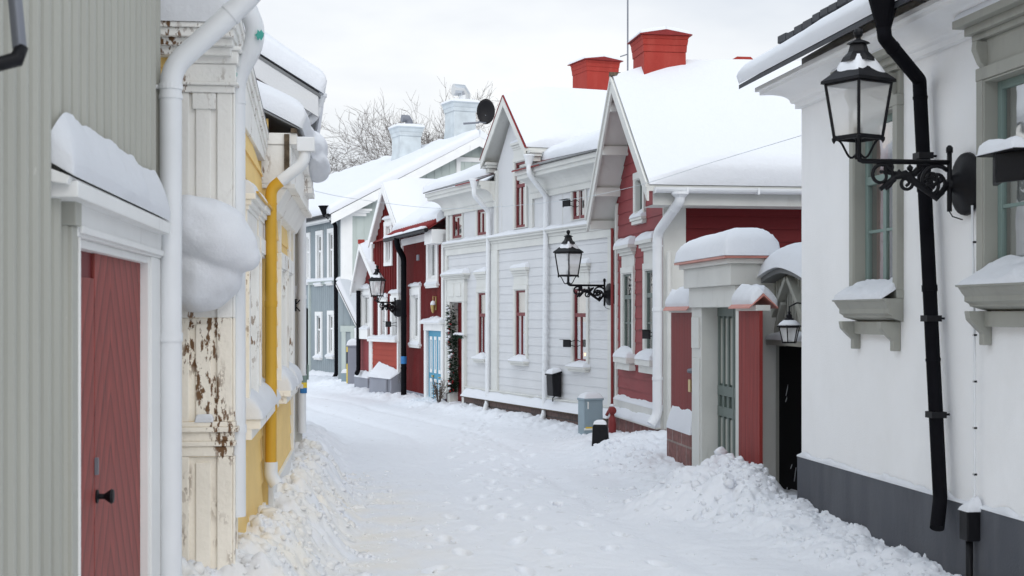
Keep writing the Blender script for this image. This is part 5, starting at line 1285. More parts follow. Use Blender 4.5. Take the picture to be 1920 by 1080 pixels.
# ------------------------------------------------------------------ grey-green house closing the street
G = line(-5.28+.45*44, -.45, 44)
H = Thing('grey_green_house', 'large two-storey grey-green boarded house closing the street, with tin chimneys', 'house', G)
GE = Frame(*G.w(0, 0, 0)[:2], *G.n[:2])
ugl = 16.0
zeg = G.z(615, 392, .4)
wins = []
for a, c, y0, y1 in ((615, 628, 524, 436), (593, 607, 526, 440), (572, 583, 524, 444), (615, 628, 662, 590), (592, 605, 664, 592)):
    wins.append((G.u(c-2.5), G.u(a+2.5), G.z((a+c)/2, y0), G.z((a+c)/2, y1)))
for du in (6.2, 7.6):
    w = wins[1]; wins.append((w[0]+du-2.2, w[1]+du-2.2, w[2], w[3])); w = wins[4]; wins.append((w[0]+du-.8, w[1]+du-.8, w[2], w[3]))
dg = (G.u(581), G.u(573), -1.2, G.z(577, 578))
zbg = G.z(605, 530)
m = MB(G); vprofile(m, battens(0, ugl, .22, .02, .012), -.9, lambda u: zeg, wins+[dg]); m.build('wall', 'gblue', H, fix=False)
for i, w in enumerate(wins): window(H, G, *w, cas='white', sash='white', cw=.13, proud=.04, rec=.02, cols=2, transom=.36, sill=(.07, .08), snow=.05, seed=70+i, sw=.05, curt=.45)
b = MB(G); b.cornice(0, dg[0]-.1, zbg+.05, [(.12, .03), (.06, .08)], False, False); b.cornice(dg[1]+.1, ugl, zbg+.05, [(.12, .03), (.06, .08)], False, False); b.box(dg[0]-.12, dg[0], -.02, .06, -.9, zbg); b.box(dg[1], dg[1]+.12, -.02, .06, -.9, zbg); b.build('belt_course', 'gpale', H)
flat_snow(MB(G), 0, ugl, 0, .13, zbg+.052, .07, .06, 4, .04).build('snow', 'snow', H, smooth=True)
MB(G).box(dg[0], dg[1], -.25, -.15, -1.2, dg[3]).build('door', 'reddoor', H)
MB(G).box(0, dg[0]-.2, -.2, .08, -1.6, G.z(605, 706)).build('plinth', 'concrete', H)
z_ = G.z(605, 706); flat_snow(MB(G), 0, dg[0]-.2, 0, .16, z_+.002, .10, .09, 4, .08).build('snow', 'snow', H, smooth=True)
# gable end facing the camera
cu, cz = GE.at(890, 262); rise = cz-zeg
def ulg(z):
    t = max(0, (z-zeg)/rise); return (2*cu*(1-t)+cu*t, 0*(1-t)+cu*t) if t < 1 else (cu, cu)
wge = (GE.u(862), GE.u(901), GE.z(880, 326), GE.z(880, 303))
m = MB(GE)
def topg(u): return zeg+rise*(1-abs(u-cu)/abs(cu))
vprofile(m, battens(2*cu, 0, .26, .03, .016), -.9, topg, [wge]); m.build('gable_wall', 'gpale', H, fix=False)
m = MB(G); m.quad((0, 2*cu, -1), (ugl, 2*cu, -1), (ugl, 2*cu, zeg), (0, 2*cu, zeg)); m.quad((ugl, 0, -1), (ugl, 2*cu, -1), (ugl, 2*cu, zeg), (ugl, 0, zeg)); m.build('wall', 'gpale', H)
window(H, GE, *wge, cas='white', sash='white', cw=.13, proud=.05, rec=.02, cols=2, transom=0, seed=80, sw=.06, curt=.3)
b = MB(GE); b.box(-.34, .02, -.02, .06, -.9, zeg-.1); b.cornice(-.60, .0, zeg+.02, [(.30, .06), (.24, .06), (.16, .10)], True, True); b.build('corner_board', 'white', H)
k = MB(G); r0 = 2*cu
ve, z0 = .45, zeg-.03
sl = rise/abs(cu); zt_ = cz+.05
k.prism([(ve, zt_-sl*(ve-cu)), (cu, zt_), (2*cu-.45, zt_-sl*(ve-cu)), (2*cu-.45, zt_-sl*(ve-cu)-.10), (cu, zt_-.13), (ve, zt_-sl*(ve-cu)-.10)], 'u', -.40, ugl); ro = k.build('roof', 'roofgrey', H)
s = MB(G); ze_ = zt_-sl*(ve-cu)
snow_slab(s, (-.43, ve+.04, ze_+.01), (ugl, ve+.04, ze_+.01), (ugl, cu, zt_+.01), (-.43, cu, zt_+.01), .27, .22, .05, (40, 24), 81, (1, 0, 1, 0), bulge=.05)
snow_slab(s, (ugl, 2*cu-.45, ze_+.01), (-.43, 2*cu-.45, ze_+.01), (-.43, cu, zt_+.01), (ugl, cu, zt_+.01), .27, .2, .05, (20, 20), 82, (0, 1, 1, 0)); s.build('snow', 'snow', H, ro, smooth=True)
b = MB(G)
for vv in (ve, 2*cu-.45): b.prism([(cu, zt_-.0), (vv, ze_-.0), (vv, ze_-.30), (cu, zt_-.30)], 'u', -.43, -.40)
b.build('bargeboard', 'white', H, ro)
b = MB(G); b.box(-.1, ugl, .12, .40, ze_-.16, ze_-.05); b.build('soffit', 'white', H, ro)
MB(G).tube([(-.3, ve+.05, ze_-.02), (ugl, ve+.05, ze_-.02)], .05, 8).build('gutter', 'black', H, ro)
pts = []
for x, y, v in ((610, 392, .5), (611, 402, .5), (629, 421, .10), (631, 700, .10), (626, 709, .24)): u_, z_ = G.at(x, y, v); pts.append((u_, v, z_))
dp = pipe(H, G, pts, .065, 'blackpipe', joints=False); hopper(H, G, pts[0][0], .5, pts[0][2]-.25, pts[0][2]+.10, .065, .20, 'blackpipe', dp)
for px, ytop, wpx, uu, pipe_px in ((863, 190, 48, 3.0, 14), (762, 236, 46, 4.2, 9)):
    v_ = find_v(G, uu, px); w_ = G.w(uu, v_, 0); zt2 = EYE+(HY-ytop)/F*w_[1]; wd = wpx/F*w_[1]
    ch = chimney(H, G, uu, v_, zt2, wd, wd*.9, ro, 'tin', zt_-3.0, ((.04, .14), (.08, .12), (.11, .06)), cap=False)
    b = MB(G); b.hexa([(uu-wd*.62, v_-wd*.56, zt2-2.2), (uu+wd*.62, v_-wd*.56, zt2-2.2), (uu+wd*.62, v_+wd*.56, zt2-2.2), (uu-wd*.62, v_+wd*.56, zt2-2.2), (uu-wd*.51, v_-wd*.46, zt2-1.0), (uu+wd*.51, v_-wd*.46, zt2-1.0), (uu+wd*.51, v_+wd*.46, zt2-1.0), (uu-wd*.51, v_+wd*.46, zt2-1.0)]); b.build('chimney_skirt', 'tin', H, ro)
    snow_slab(MB(G), (uu-wd*.6, v_+wd*.6, zt2-.08), (uu+wd*.6, v_+wd*.6, zt2-.08), (uu+wd*.6, v_-wd*.6, zt2-.08), (uu-wd*.6, v_-wd*.6, zt2-.08), .10, .12, .02, (10, 10), 3).build('snow', 'snow', H, ch, smooth=True)
    b = MB(G); rp_ = pipe_px/F*w_[1]
    b.tube([(uu, v_-rp_*.6, zt2-.1), (uu, v_-rp_*.6, zt2+rp_*.9), (uu, v_-rp_*.2, zt2+rp_*1.5), (uu, v_+rp_*1.0, zt2+rp_*1.5)], rp_*.8, 14); b.build('cowl', 'steel' if pipe_px > 10 else 'steelgrey', H, ch)
T = Thing('satellite_dish', 'black satellite dish on an arm beside the taller tin chimney', 'satellite dish', Frame(*P(911, 209, 47.0)[:2], 1, 0), (0, 0, P(911, 209, 47.0)[2])); L = T.fr
r = .40
dsh = MB(L); prof = [(.001, .10), (r*.4, .085), (r*.8, .04), (r, 0), (r, -.012), (r*.8, .025), (r*.4, .07), (.001, .085)]
dsh.lathe(prof, (0, 0, 0), 28, axis='y', sq=(.76, 1.05)); dsh.build('dish', 'black', T, smooth=True)
MB(L).tube([(0, .1, -.1), (-.25, .2, -.34), (-.75, .3, -.36)], .035, 8).tube([(.0, -.02, -.38), (-.2, -.35, -.40)], .02, 6).build('arm', 'steelgrey', T)

# lean-to at the foot of the grey-green house
Lt = Frame(P(634, 715, 41)[0], 41, 1, 0)
H = Thing('lean_to', 'low grey-green lean-to shed with a steep snowy roof against the big grey-green house', 'shed', Lt)
Wd = P(676, 0, 41)[0]-P(634, 0, 41)[0]
za_, zb_ = P(0, 535, 41)[2], P(0, 632, 41)[2]
EL = Frame(P(676, 0, 41)[0], 41, -1, 0)
m = MB(EL); vprofile(m, battens(0, Wd, .2, .02, .01), -1.4, lambda u: zb_+(za_-zb_)*u/Wd); m.quad((0, 0, -1.4), (0, -3, -1.4), (0, -3, zb_), (0, 0, zb_)); m.quad((Wd, 0, -1.4), (Wd, -3, -1.4), (Wd, -3, za_), (Wd, 0, za_)); m.build('wall', 'gblue', H, fix=False)
b = MB(EL); x0, x1, zd = Wd-P(664, 0, 41)[0]+P(634, 0, 41)[0], Wd-.10, P(0, 622, 41)[2]
b.box(x0, x0+.10, -.02, .05, -1.4, zd); b.box(x1-.12, x1, -.02, .05, -1.4, zd); b.box(x0-.03, x1+.03, -.02, .06, zd, zd+.17); b.build('door_surround', 'gpale', H)
MB(EL).box(x0+.10, x1-.12, -.02, .02, -1.4, zd).build('door', 'gblue', H)
k = MB(EL); k.prism([(-.12, zb_-.12), (Wd+.05, za_+.06), (Wd+.05, za_-.02), (-.12, zb_-.2)], 'v', -3, .14); ro = k.build('roof', 'white', H)
MB(EL).prism([(-.12, zb_-.10), (Wd+.05, za_+.08), (Wd+.05, za_+.05), (-.12, zb_-.13)], 'v', .14, .16).build('verge', 'blackpipe', H, ro)
snow_slab(MB(EL), (-.10, .14, zb_-.10), (-.10, -3, zb_-.10), (Wd+.05, -3, za_+.075), (Wd+.05, .14, za_+.075), .16, .14, .02, (14, 14), 5, (1, 0, 1, 0)).build('snow', 'snow', H, ro, smooth=True)
T = Thing('utility_cabinet', 'small grey-blue utility cabinet with a snow cap by the lean-to door', 'cabinet', Frame(P(649, 718, 38.5)[0], 38.5, -1, 0), (0, 0, -.4)); L = T.fr
zc_ = P(0, 699, 38.5)[2]+.4
MB(L).box(-.11, .12, -.1, .1, -.6, zc_).build('body', 'cabinet', T, bevel=.005); snow_slab(MB(L), (-.12, .11, zc_), (.13, .11, zc_), (.13, -.1, zc_), (-.12, -.1, zc_), .10, .1, .01, (10, 8), 2, freq=4).build('snow', 'snow', T, smooth=True)
T = Thing('snow_stake', 'thin yellow and black snow marker stake standing beside the small cabinet', 'marker stake', Frame(P(651, 718, 38)[0], 38, -1, 0), (0, 0, -.4)); L = T.fr
z0, z1, z2, z3, z4 = [P(0, y, 38)[2]+.4 for y in (718, 682, 672, 660, 648)]
MB(L).tube([(0, 0, -.4), (0, 0, z1)], .022, 7).build('lower_pole', 'yel', T); MB(L).tube([(0, 0, z1), (0, 0, z3)], .0225, 7).build('black_band', 'black', T); MB(L).tube([(0, 0, z3), (0, 0, z4)], .022, 7).build('upper_pole', 'yel', T)
T = Thing('stone_pier', 'grey rendered pier with a snow cap between the lean-to and the small red house', 'pier', Frame(P(662, 718, 37.2)[0], 37.2, -1, 0), (0, 0, -.4)); L = T.fr
zc_ = P(0, 650, 37.2)[2]+.4
MB(L).box(-.13, .13, -.2, .12, -.6, zc_).box(-.16, .16, -.22, .15, zc_, zc_+.04).build('pier', 'concrete', T, bevel=.01); snow_slab(MB(L), (-.16, .15, zc_+.04), (.16, .15, zc_+.04), (.16, -.2, zc_+.04), (-.16, -.2, zc_+.04), .17, .15, .01, (10, 8), 2, freq=4).build('snow', 'snow', T, smooth=True)

# ------------------------------------------------------------------ grey-green boarded house, left foreground
N = line(-.965, -.101, 6.5, False)
H = Thing('ribbed_house', 'grey-green ribbed-board house with a faded red door, nearest on the left', 'house', N)
dz1 = N.z(152, 452)
d0, d1 = N.u(263), N.u(151, .05)
un = 6.4
DOOR_UC = N.u(207)
m = MB(N); vprofile(m, ribs(.05, un, .138, .036), -.6, lambda u: 4.6, [(d0-.02, d1, -1, dz1+.2)]); m.build('wall', 'ribs', H, fix=False)
m = MB(N); m.quad((0, 0, -.6), (0, -5, -.6), (0, -5, 4.6), (0, 0, 4.6)); m.quad((un, 0, -.6), (un, -5, -.6), (un, -5, 4.6), (un, 0, 4.6)); m.quad((0, -5, -.6), (un, -5, -.6), (un, -5, 4.6), (0, -5, 4.6)); m.build('wall', 'ribs', H)
roof_par(H, N, -.1, un, .30, 4.6, -2.5, 6.4, -5.3, 4.6, 'roofgrey', .07, .25, 91)
b = MB(N); b.box(-.012, .05, -.03, .012, -.6, 4.6); b.build('corner_board', 'white', H, bevel=.004)
zc = 2.07
b = MB(N)
b.box(d0-.30, d0-.02, -.02, .045, -.6, dz1); b.box(d0-.02, d0, -.09, .035, -.6, dz1)
b.box(d0-.30, d1+.03, -.02, .05, dz1, zc-.03); b.box(d0-.02, d1, -.09, .03, dz1-.03, dz1); b.box(d0-.30, d1+.02, .05, .062, dz1+.01, dz1+.035)
b.box(d1, d1+.012, -.07, .052, -.6, dz1)
so = b.build('door_surround', 'white', H, bevel=.004)
b = MB(N); b.box(d1+.012, d1+.10, -.02, .045, -.6, dz1+.03); b.box(d1+.03, d1+.12, -.02, .06, dz1+.03, zc-.02); b.build('door_casing', 'ribs', H, bevel=.004)
b = MB(N); b.hexa([(d0-.20, -.02, zc-.02), (d1+.33, -.02, zc-.02), (d1+.33, .075, zc-.035), (d0-.20, .075, zc-.035), (d0-.20, -.02, zc+.03), (d1+.33, -.02, zc+.03), (d1+.33, .085, zc-.01), (d0-.20, .085, zc-.01)]); b.box(d0-.18, d1+.29, -.02, .10, zc-.07, zc-.02)
ca = b.build('door_canopy', 'white', H, bevel=.004)
s = MB(N)
snow_slab(s, (d0-.21, .095, zc-.005), (d1+.34, .095, zc-.005), (d1+.32, -.0, zc+.05), (d0-.20, -.0, zc+.05), .07, .09, .014, (90, 16), 12, (1, 1, 1, 0), freq=3, bulge=.01, lift=.10)
rr = random.Random(6)
s.build('snow', 'snow', H, ca, smooth=True)
CH = chevron_mat(); M['chevron'] = CH
us = N.u(177)
b = MB(N); b.box(d0, us-.006, -.03, .0, -.6, dz1); d_r = b.build('door', 'chevron', H, bevel=.003)
b = MB(N); b.box(us+.006, d1, -.03, .0, -.6, dz1-.12); b.build('door', 'chevron', H, bevel=.003)
b = MB(N); b.box(us-.01, us+.01, -.04, -.012, -.6, dz1); b.box(us, d1, -.04, -.012, dz1-.13, dz1); b.build('door_stop', 'reddoor', H)
b = MB(N); zk = N.z(185, 928); uk = us-.035
b.lathe([(.024, 0), (.024, .006), (.010, .010), (.010, .028), (.020, .042), (.027, .052), (.023, .060), (.001, .062)], (uk, .0, zk), 14, axis='y'); MB(N).box(us-.02, us-.002, 0, .012, zk+.08, zk+.14).build('lock', 'steelgrey', H, d_r); b.build('handle', 'black', H, d_r)
b = MB(N); b.quad((d1-.001, -.04, N.z(150, 840)), (d1-.001, .03, N.z(150, 840)), (d1-.001, .03, N.z(150, 700)), (d1-.001, -.04, N.z(150, 700))); b.build('notice', 'paper', H, so)
# tall white downpipe at the corner
vp = .085; up_ = N.u(320, vp)
z1 = N.z(320, 120, vp)
pts = [(up_-.02, .36, 4.55), (up_-.02, .62, z1+.95), (up_-.02, .62, z1+.60), (up_-.02, .44, z1+.32), (up_, vp, z1-.02), (up_, vp, -.1)]
dp = pipe(H, N, pts, .049, 'whitepipe', n=18)
b = MB(N); zc2 = N.z(300, 140, vp); b.tube([(up_, vp, zc2), (up_-.0, 0, zc2)], .01, 6); b.tube([(up_, vp, zc2-.012), (up_, vp, zc2+.012)], .053, 18); b.build('pipe_clamp', 'whitepipe', H, dp)
# iron bracket at the left edge
T = Thing('wall_bracket', 'grey metal bracket with a dark hooked tip high on the ribbed wall', 'bracket', N, (N.u(2, .16), .0, N.z(2, 112, .16))); L = T.fr
MB(L).beam((.0, .20, .02), (-.02, .17, .30), .025, .025).beam((-.02, .17, .29), (-.02, 0, .40), .025, .025).build('arm', 'steelgrey', T, bevel=.006)
MB(L).tube([(0.0, .205, .03), (.008, .195, .0), (.025, .16, -.014), (.05, .11, -.012), (.06, .03, .0)], [.014, .017, .016, .013, .011], 10).build('hook', 'black', T, smooth=True)

# ------------------------------------------------------------------ yellow house with the peeling pilaster
Y1 = line(-.613, -.113, 9.7, False)
H = Thing('yellow_house', 'yellow boarded house with a peeling white corner pilaster on its near corner', 'house', Y1)
ue = Y1.u(425)
E = Frame(*Y1.w(ue, 0, 0)[:2], *(-Y1.n[:2]))       # near end wall; u runs away from the street
zA, zB = 3.10, 2.78                                   # cornice line drops along the street
ztopw = lambda u: zB-.18+(zA-zB)*u/ue
wy = [(Y1.u(494), Y1.u(481), 1.09, Y1.z(487, 478)), (Y1.u(474), Y1.u(459), 1.09, Y1.z(466, 468))]
m = MB(Y1)
hsiding(m, .35, 3.05, lambda z: (0, ue) if z < ztopw(0) else (min(ue, max(0, (z-ztopw(0))/(zA-zB)*ue)), ue), wy, .16, .012); m.build('wall', 'yellow', H, fix=False)
m = MB(E); hsiding(m, -.5, 3.05, lambda z: (0, 5), (), .16, .012); m.build('end_wall', 'yellow', H, fix=False)
m = MB(Y1); m.quad((0, 0, -.5), (0, -5, -.5), (0, -5, 3), (0, 0, 3)); m.quad((0, -5, -.5), (ue, -5, -.5), (ue, -5, 3), (0, -5, 3)); m.build('wall', 'yellow', H)
for i, w in enumerate(wy):
    window(H, Y1, *w, cas='peellight', sash='white', cw=.10, proud=.035, rec=.03, cols=2, transom=.3, hood=(.06, .20), snow=.06, seed=90+i, sw=.04, bottom=False, curt=.4)
    b = MB(Y1); a_, c_ = w[0]-.10, w[1]+.10
    b.box(a_-.02, c_+.02, 0.0, .085, w[3]+.10+.202, w[3]+.10+.214); b.build('hood_flashing', 'yellowpipe', H)
b = MB(Y1); b.box(wy[0][0]-.14, wy[1][1]+.14, -.01, .10, 1.0, 1.06); b.box(wy[0][0]-.14, wy[1][1]+.14, -.01, .05, .94, 1.0); b.build('sill', 'peellight', H, bevel=.004)
flat_snow(MB(Y1), wy[0][0]-.16, wy[1][1]+.16, 0, .115, 1.062, .07, .10, 3, .10, .03).build('snow', 'snow', H, smooth=True)
b = MB(Y1)
for x in (wy[0][0]-.10,): b.box(x-.03, x+.03, -.01, .025, .36, .94)
b.box(0, ue, -.01, .03, .28, .37); b.build('corner_board', 'peellight', H, bevel=.004)
MB(Y1).box(0, ue, -.2, .03, -.8, .28).build('plinth', 'plinth', H)
# pilaster wrapping the corner
pw = E.u(338); fw = .17
cap0, cap1 = E.z(380, 168), E.z(380, 98); ba0, ba1 = E.z(380, 855), E.z(380, 790)
zsplit = E.z(380, 596)
def pil(mb, z0, z1, g=0.0):
    mb.box(-.03-g, pw+g, -fw-g, .03+g, z0, z1)
    return mb
def shaft(z0, z1, m):
    b = MB(E); b.box(-.03, pw, -fw, .012, z0, z1)
    b.box(-.03, .045, .012, .03, z0, z1); b.box(pw-.045, pw, .012, .03, z0, z1); b.box(.075, pw-.075, .012, .024, z0+.03, z1-.03)
    b.box(-.042, -.03, -fw, -fw+.04, z0, z1); b.box(-.042, -.03, -.025, .03, z0, z1)
    b.build('pilaster', m, H, bevel=.005)
shaft(-.6, ba0, 'peelcream'); shaft(ba1, zsplit, 'peelcream'); shaft(zsplit, cap0-.02, 'peellight')
b = MB(E)
for z0, z1, g in ((ba0, ba0+.05, .004), (ba0+.05, ba0+.075, .016), (ba0+.075, ba1-.05, .008), (ba1-.05, ba1-.025, .03), (ba1-.025, ba1, .016)): pil(b, z0, z1, g)
b.build('pilaster_band', 'peelcream', H, bevel=.005)
snow_slab(MB(E), (.06, .05, ba1+.002), (.15, .05, ba1+.002), (.15, .02, ba1+.02), (.06, .02, ba1+.02), .035, .04, .01, (12, 6), 3, freq=5).build('snow', 'snow', H, smooth=True)
b = MB(E)
b.box(.05, pw-.06, .0, .034, cap0-.10, cap0-.02)
for z0, z1, g in ((cap0-.02, cap0+.015, .012), (cap0+.015, cap0+.03, .03), (cap0+.03, cap0+.12, .018), (cap0+.12, cap1, .03), (cap1, cap1+.02, .045)): pil(b, z0, z1, g)
b.build('capital', 'peel', H, bevel=.005)
# cornice: return on the end wall, then sloping along the street front
b = MB(E); zt = E.z(350, 40, .2)
z_ = zt
for p_, q_, h_ in ((.20, .06, .025), (.18, .05, .04), (.14, .04, .035), (.10, .03, .04)): b.box(-q_, 2.2, -.05, p_, z_-h_, z_); z_ -= h_
b.build('cornice', 'peel', H, bevel=.004)
snow_slab(MB(E), (-.05, .21, zt+.003), (2.2, .21, zt+.003), (2.2, -.3, zt+.18), (-.05, -.3, zt+.18), .24, .22, .03, (26, 16), 3, freq=2).build('snow', 'snow', H, smooth=True)
b = MB(Y1)
for p_, h0, h1 in ((.022, .02, .30), (.03, .0, .04), (.04, -.06, .0), (.05, -.10, -.06)):
    l0, l1 = (2.70, 2.70) if h1 > .2 else (zB-h1, zA-h1)
    b.hexa([(-.02, -.05, l0), (ue, -.05, l1), (ue, p_, l1), (-.02, p_, l0), (-.02, -.05, zB-h0), (ue, -.05, zA-h0), (ue, p_, zA-h0), (-.02, p_, zB-h0)])
b.build('cornice', 'peellight', H, bevel=.004)
k = MB(Y1); k.hexa([(-.02, -3, 4.5), (ue+.1, -3, 4.7), (ue+.1, .05, zA+.10), (-.02, .05, zB+.10), (-.02, -3, 4.55), (ue+.1, -3, 4.75), (ue+.1, .05, zA+.12), (-.02, .05, zB+.12)]); ro = k.build('roof', 'roofgrey', H)
snow_slab(MB(Y1), (-.02, .04, zB+.125), (ue+.1, .04, zA+.125), (ue+.1, -3, 4.76), (-.02, -3, 4.56), .06, .14, .02, (26, 16), 5).build('snow', 'snow', H, ro, smooth=True)
# second white downpipe
pts = []
for x, y, v in ((462, -40, .20), (470, 30, .20), (487, 62, .17), (484, 92, .12), (443, 140, .06), (443, 966, .06)):
    t = Y1.at(x, y, v); pts.append((min(t[0], ue+.02) if y > 90 else t[0], v, t[1]))
ud = Y1.u(443, .065)
P7 = lambda px, py, Y: Y1.loc(P(px, py, Y))
pts = [P7(452, -60, 7.05), P7(460, 6, 7.05), P7(480, 55, 7.06), P7(474, 92, 7.06), P7(442, 146, 7.08), P7(443, 968, 7.08)]
dp = pipe(H, Y1, pts, .047, 'whitepipe', n=18)
b = MB(Y1)
for px, py, q in ((487, 66, .7), (437, 141, -.5)):
    c = Vector(P7(px, py, 7.004)); b.add([tuple(c+Vector((.004+(.003 if k_ % 2 else 0), (.020+.006*math.sin(k_*2.3))*math.cos(k_*.5236), (.024+.008*math.cos(k_*3.1))*math.sin(k_*.5236)))) for k_ in range(12)]+[tuple(c+Vector((-.03, 0, 0)))], [tuple(range(12))]+[(k_, (k_+1) % 12, 12) for k_ in range(12)])
b.build('bare_patch', 'teal', H, dp)
# overhanging lump of drifted snow
T = Thing('snow_drift', 'huge overhanging lump of drifted snow clinging to the peeling pilaster of the yellow house', 'snow lump', Frame(P(385, 500, 6.85)[0], 6.85, 1, 0), (0, 0, P(385, 500, 6.85)[2])); L = T.fr
m = MB(L)
def blob(c, r, tilt, seed):
    n, k = 26, 36; A_ = np.zeros((n, k+1, 3))
    for i in range(n):
        for j in range(k+1):
            th = math.pi*i/(n-1); ph = 2*math.pi*(j % k)/k
            d = np.array([math.sin(th)*math.cos(ph), math.sin(th)*math.sin(ph), math.cos(th)])
            q = 1+.12*(float(fbm(d[0]*1.3+seed, d[2]*1.3+d[1]+seed, seed))-.47)*2
            p = d*q*np.array(r); x = p[0]*math.cos(tilt)+p[2]*math.sin(tilt); z = -p[0]*math.sin(tilt)+p[2]*math.cos(tilt)
            A_[i, j] = (c[0]+x, c[1]+p[1], c[2]+z)
    m.grid(A_)
px_ = 6.8/F
blob(((362-385)*px_, .02, (500-503)*px_), (92*px_, .18, 84*px_), -.35, 3)
blob(((388-385)*px_, -.05, (500-436)*px_), (102*px_, .19, 66*px_), .40, 5)
blob(((345-385)*px_, .0, (500-450)*px_), (70*px_, .17, 80*px_), .1, 9)
blob(((440-385)*px_, -.02, (500-478)*px_), (42*px_, .12, 36*px_), .3, 7)
o = m.build('snow', 'snow', T, smooth=True)
k = o.modifiers.new('r', 'REMESH'); k.mode = 'VOXEL'; k.voxel_size = .009; k.use_smooth_shade = True
k = o.modifiers.new('s', 'SMOOTH'); k.iterations = 10; k.factor = .6
tx_ = bpy.data.textures.new('drift', 'CLOUDS'); tx_.noise_scale = .20; tx_.noise_depth = 1
k = o.modifiers.new('d', 'DISPLACE'); k.texture = tx_; k.strength = .06; k.mid_level = .5; k.texture_coords = 'LOCAL'
k = o.modifiers.new('s2', 'SMOOTH'); k.iterations = 8; k.factor = .6

# ------------------------------------------------------------------ second yellow house with the deep boxed eave
Y2 = line(-.673, -.1026, 12.7, False)
H = Thing('yellow_house', 'farther yellow house with a deep boxed eave and a yellow downpipe', 'house', Y2)
ue2 = 2.92
ovb = .185
zb0 = 2.52; zb1 = 2.92
w2y = [(.45, 1.0, 1.17, 2.0), (1.35, 1.95, 1.17, 2.0)]
m = MB(Y2); hsiding(m, .45, zb0+.05, lambda z: (0, ue2), w2y, .16, .012); m.build('wall', 'yellow', H, fix=False)
m = MB(Y2); m.quad((ue2, 0, -.5), (ue2, -5, -.5), (ue2, -5, 3.0), (ue2, 0, 3.0)); m.quad((0, 0, -.5), (0, -5, -.5), (0, -5, 3.0), (0, 0, 3.0)); m.quad((0, -5, -.5), (ue2, -5, -.5), (ue2, -5, 3), (0, -5, 3)); m.build('wall', 'yellow', H)
MB(Y2).box(-.0, ue2, -.2, .03, -.8, .22).build('plinth', 'plinth', H)
b = MB(Y2); b.box(0, ue2, -.01, .035, .22, .46)
for x in (.0, ue2-.14): b.box(x, x+.14, -.01, .035, .46, zb0)
b.build('corner_board', 'white', H, bevel=.004)
for i, w in enumerate(w2y): window(H, Y2, *w, cas='peellight', sash='white', cw=.11, proud=.04, rec=.03, cols=2, transom=.3, sill=(.07, .1), snow=.12, seed=96+i, sw=.04, curt=.4)
w = (.6, 1.9, 2.12, 2.40); window(H, Y2, *w, cas='peellight', sash='dkgreen', cw=.05, proud=.03, rec=.03, cols=5, transom=0, seed=99, sw=.03, bottom=True)
b = MB(Y2)
b.box(-.1, ue2+.02, -.05, ovb, zb0+.0, zb0+.03); b.box(-.1, ue2+.02, -.05, ovb-.03, zb0+.03, zb1-.1); b.box(-.1, ue2+.03, -.05, ovb+.01, zb1-.1, zb1-.02)
b.prism([(-.0, zb0-.16), (.05, zb0-.14), (.13, zb0), (0, zb0)], 'u', -.1, ue2+.01)
b.build('eave_box', 'peellight', H, bevel=.005)
b = MB(Y2); b.box(ue2+.02, ue2+.05, ovb-.075, ovb-.04, zb0+.05, zb1-.03); b.box(-.1, ue2+.05, ovb-.03, ovb+.012, zb1-.02, zb1+.01); b.build('rotten_edge', 'rock', H)
k = MB(Y2); k.prism([(ovb+.03, zb1+.01), (-2.5, zb1+1.4), (-5.2, zb1), (-5.2, zb1-.05), (-2.5, zb1+1.34), (ovb+.03, zb1+.0)], 'u', -.1, ue2+.06); ro = k.build('roof', 'roofgrey', H)
s = MB(Y2)
snow_slab(s, (-.15, ovb+.05, zb1+.012), (ue2+.05, ovb+.05, zb1+.012), (ue2+.05, -2.5, zb1+1.41), (-.15, -2.5, zb1+1.41), .16, .12, .03, (30, 20), 6, bulge=.03)
s.build('snow', 'snow', H, ro, smooth=True)
# bulging snow cornice hanging over the far end of the eave
m = MB(Y2)
x_ = lambda u, v, z: (u, v, z)
def blob2(c, r, seed):
    n, k = 22, 32; A_ = np.zeros((n, k+1, 3))
    for i in range(n):
        for j in range(k+1):
            th = math.pi*i/(n-1); ph = 2*math.pi*(j % k)/k
            d = np.array([math.sin(th)*math.cos(ph), math.sin(th)*math.sin(ph), math.cos(th)])
            q = 1+.22*(float(fbm(d[0]*1.6+seed, d[2]*1.6+d[1]*1.3+seed, seed))-.47)*2
            A_[i, j] = np.array(c)+d*q*np.array(r)
    m.grid(A_)
def at12(px, py, Y): return Y2.loc(P(px, py, Y))
blob2(at12(578, 285, 12.2), (.8, .17, .17), 2); blob2(at12(592, 310, 12.3), (.6, .13, .13), 4); blob2(at12(566, 262, 12.0), (.9, .12, .10), 6)
o = m.build('snow_cornice', 'snow', H, ro, smooth=True)
k = o.modifiers.new('r', 'REMESH'); k.mode = 'VOXEL'; k.voxel_size = .016; k.use_smooth_shade = True
k = o.modifiers.new('s', 'SMOOTH'); k.iterations = 6
# far boxed return with board courses
b = MB(Y2); c0 = at12(566, 300, 12.4); c1 = at12(588, 370, 12.4)
for i in range(8):
    z0 = c1[2]+(at12(0, 290, 12.4)[2]-c1[2])*i/8; z1_ = c1[2]+(at12(0, 290, 12.4)[2]-c1[2])*(i+1)/8
    b.box(.1, .75, 0, c1[1]-.006*i+.0, z0+.003, z1_)
b.box(.11, .74, -.02, c1[1]-.05, c1[2]-.005, at12(0, 290, 12.4)[2]+.004); b.build('eave_return', 'peellight', H)
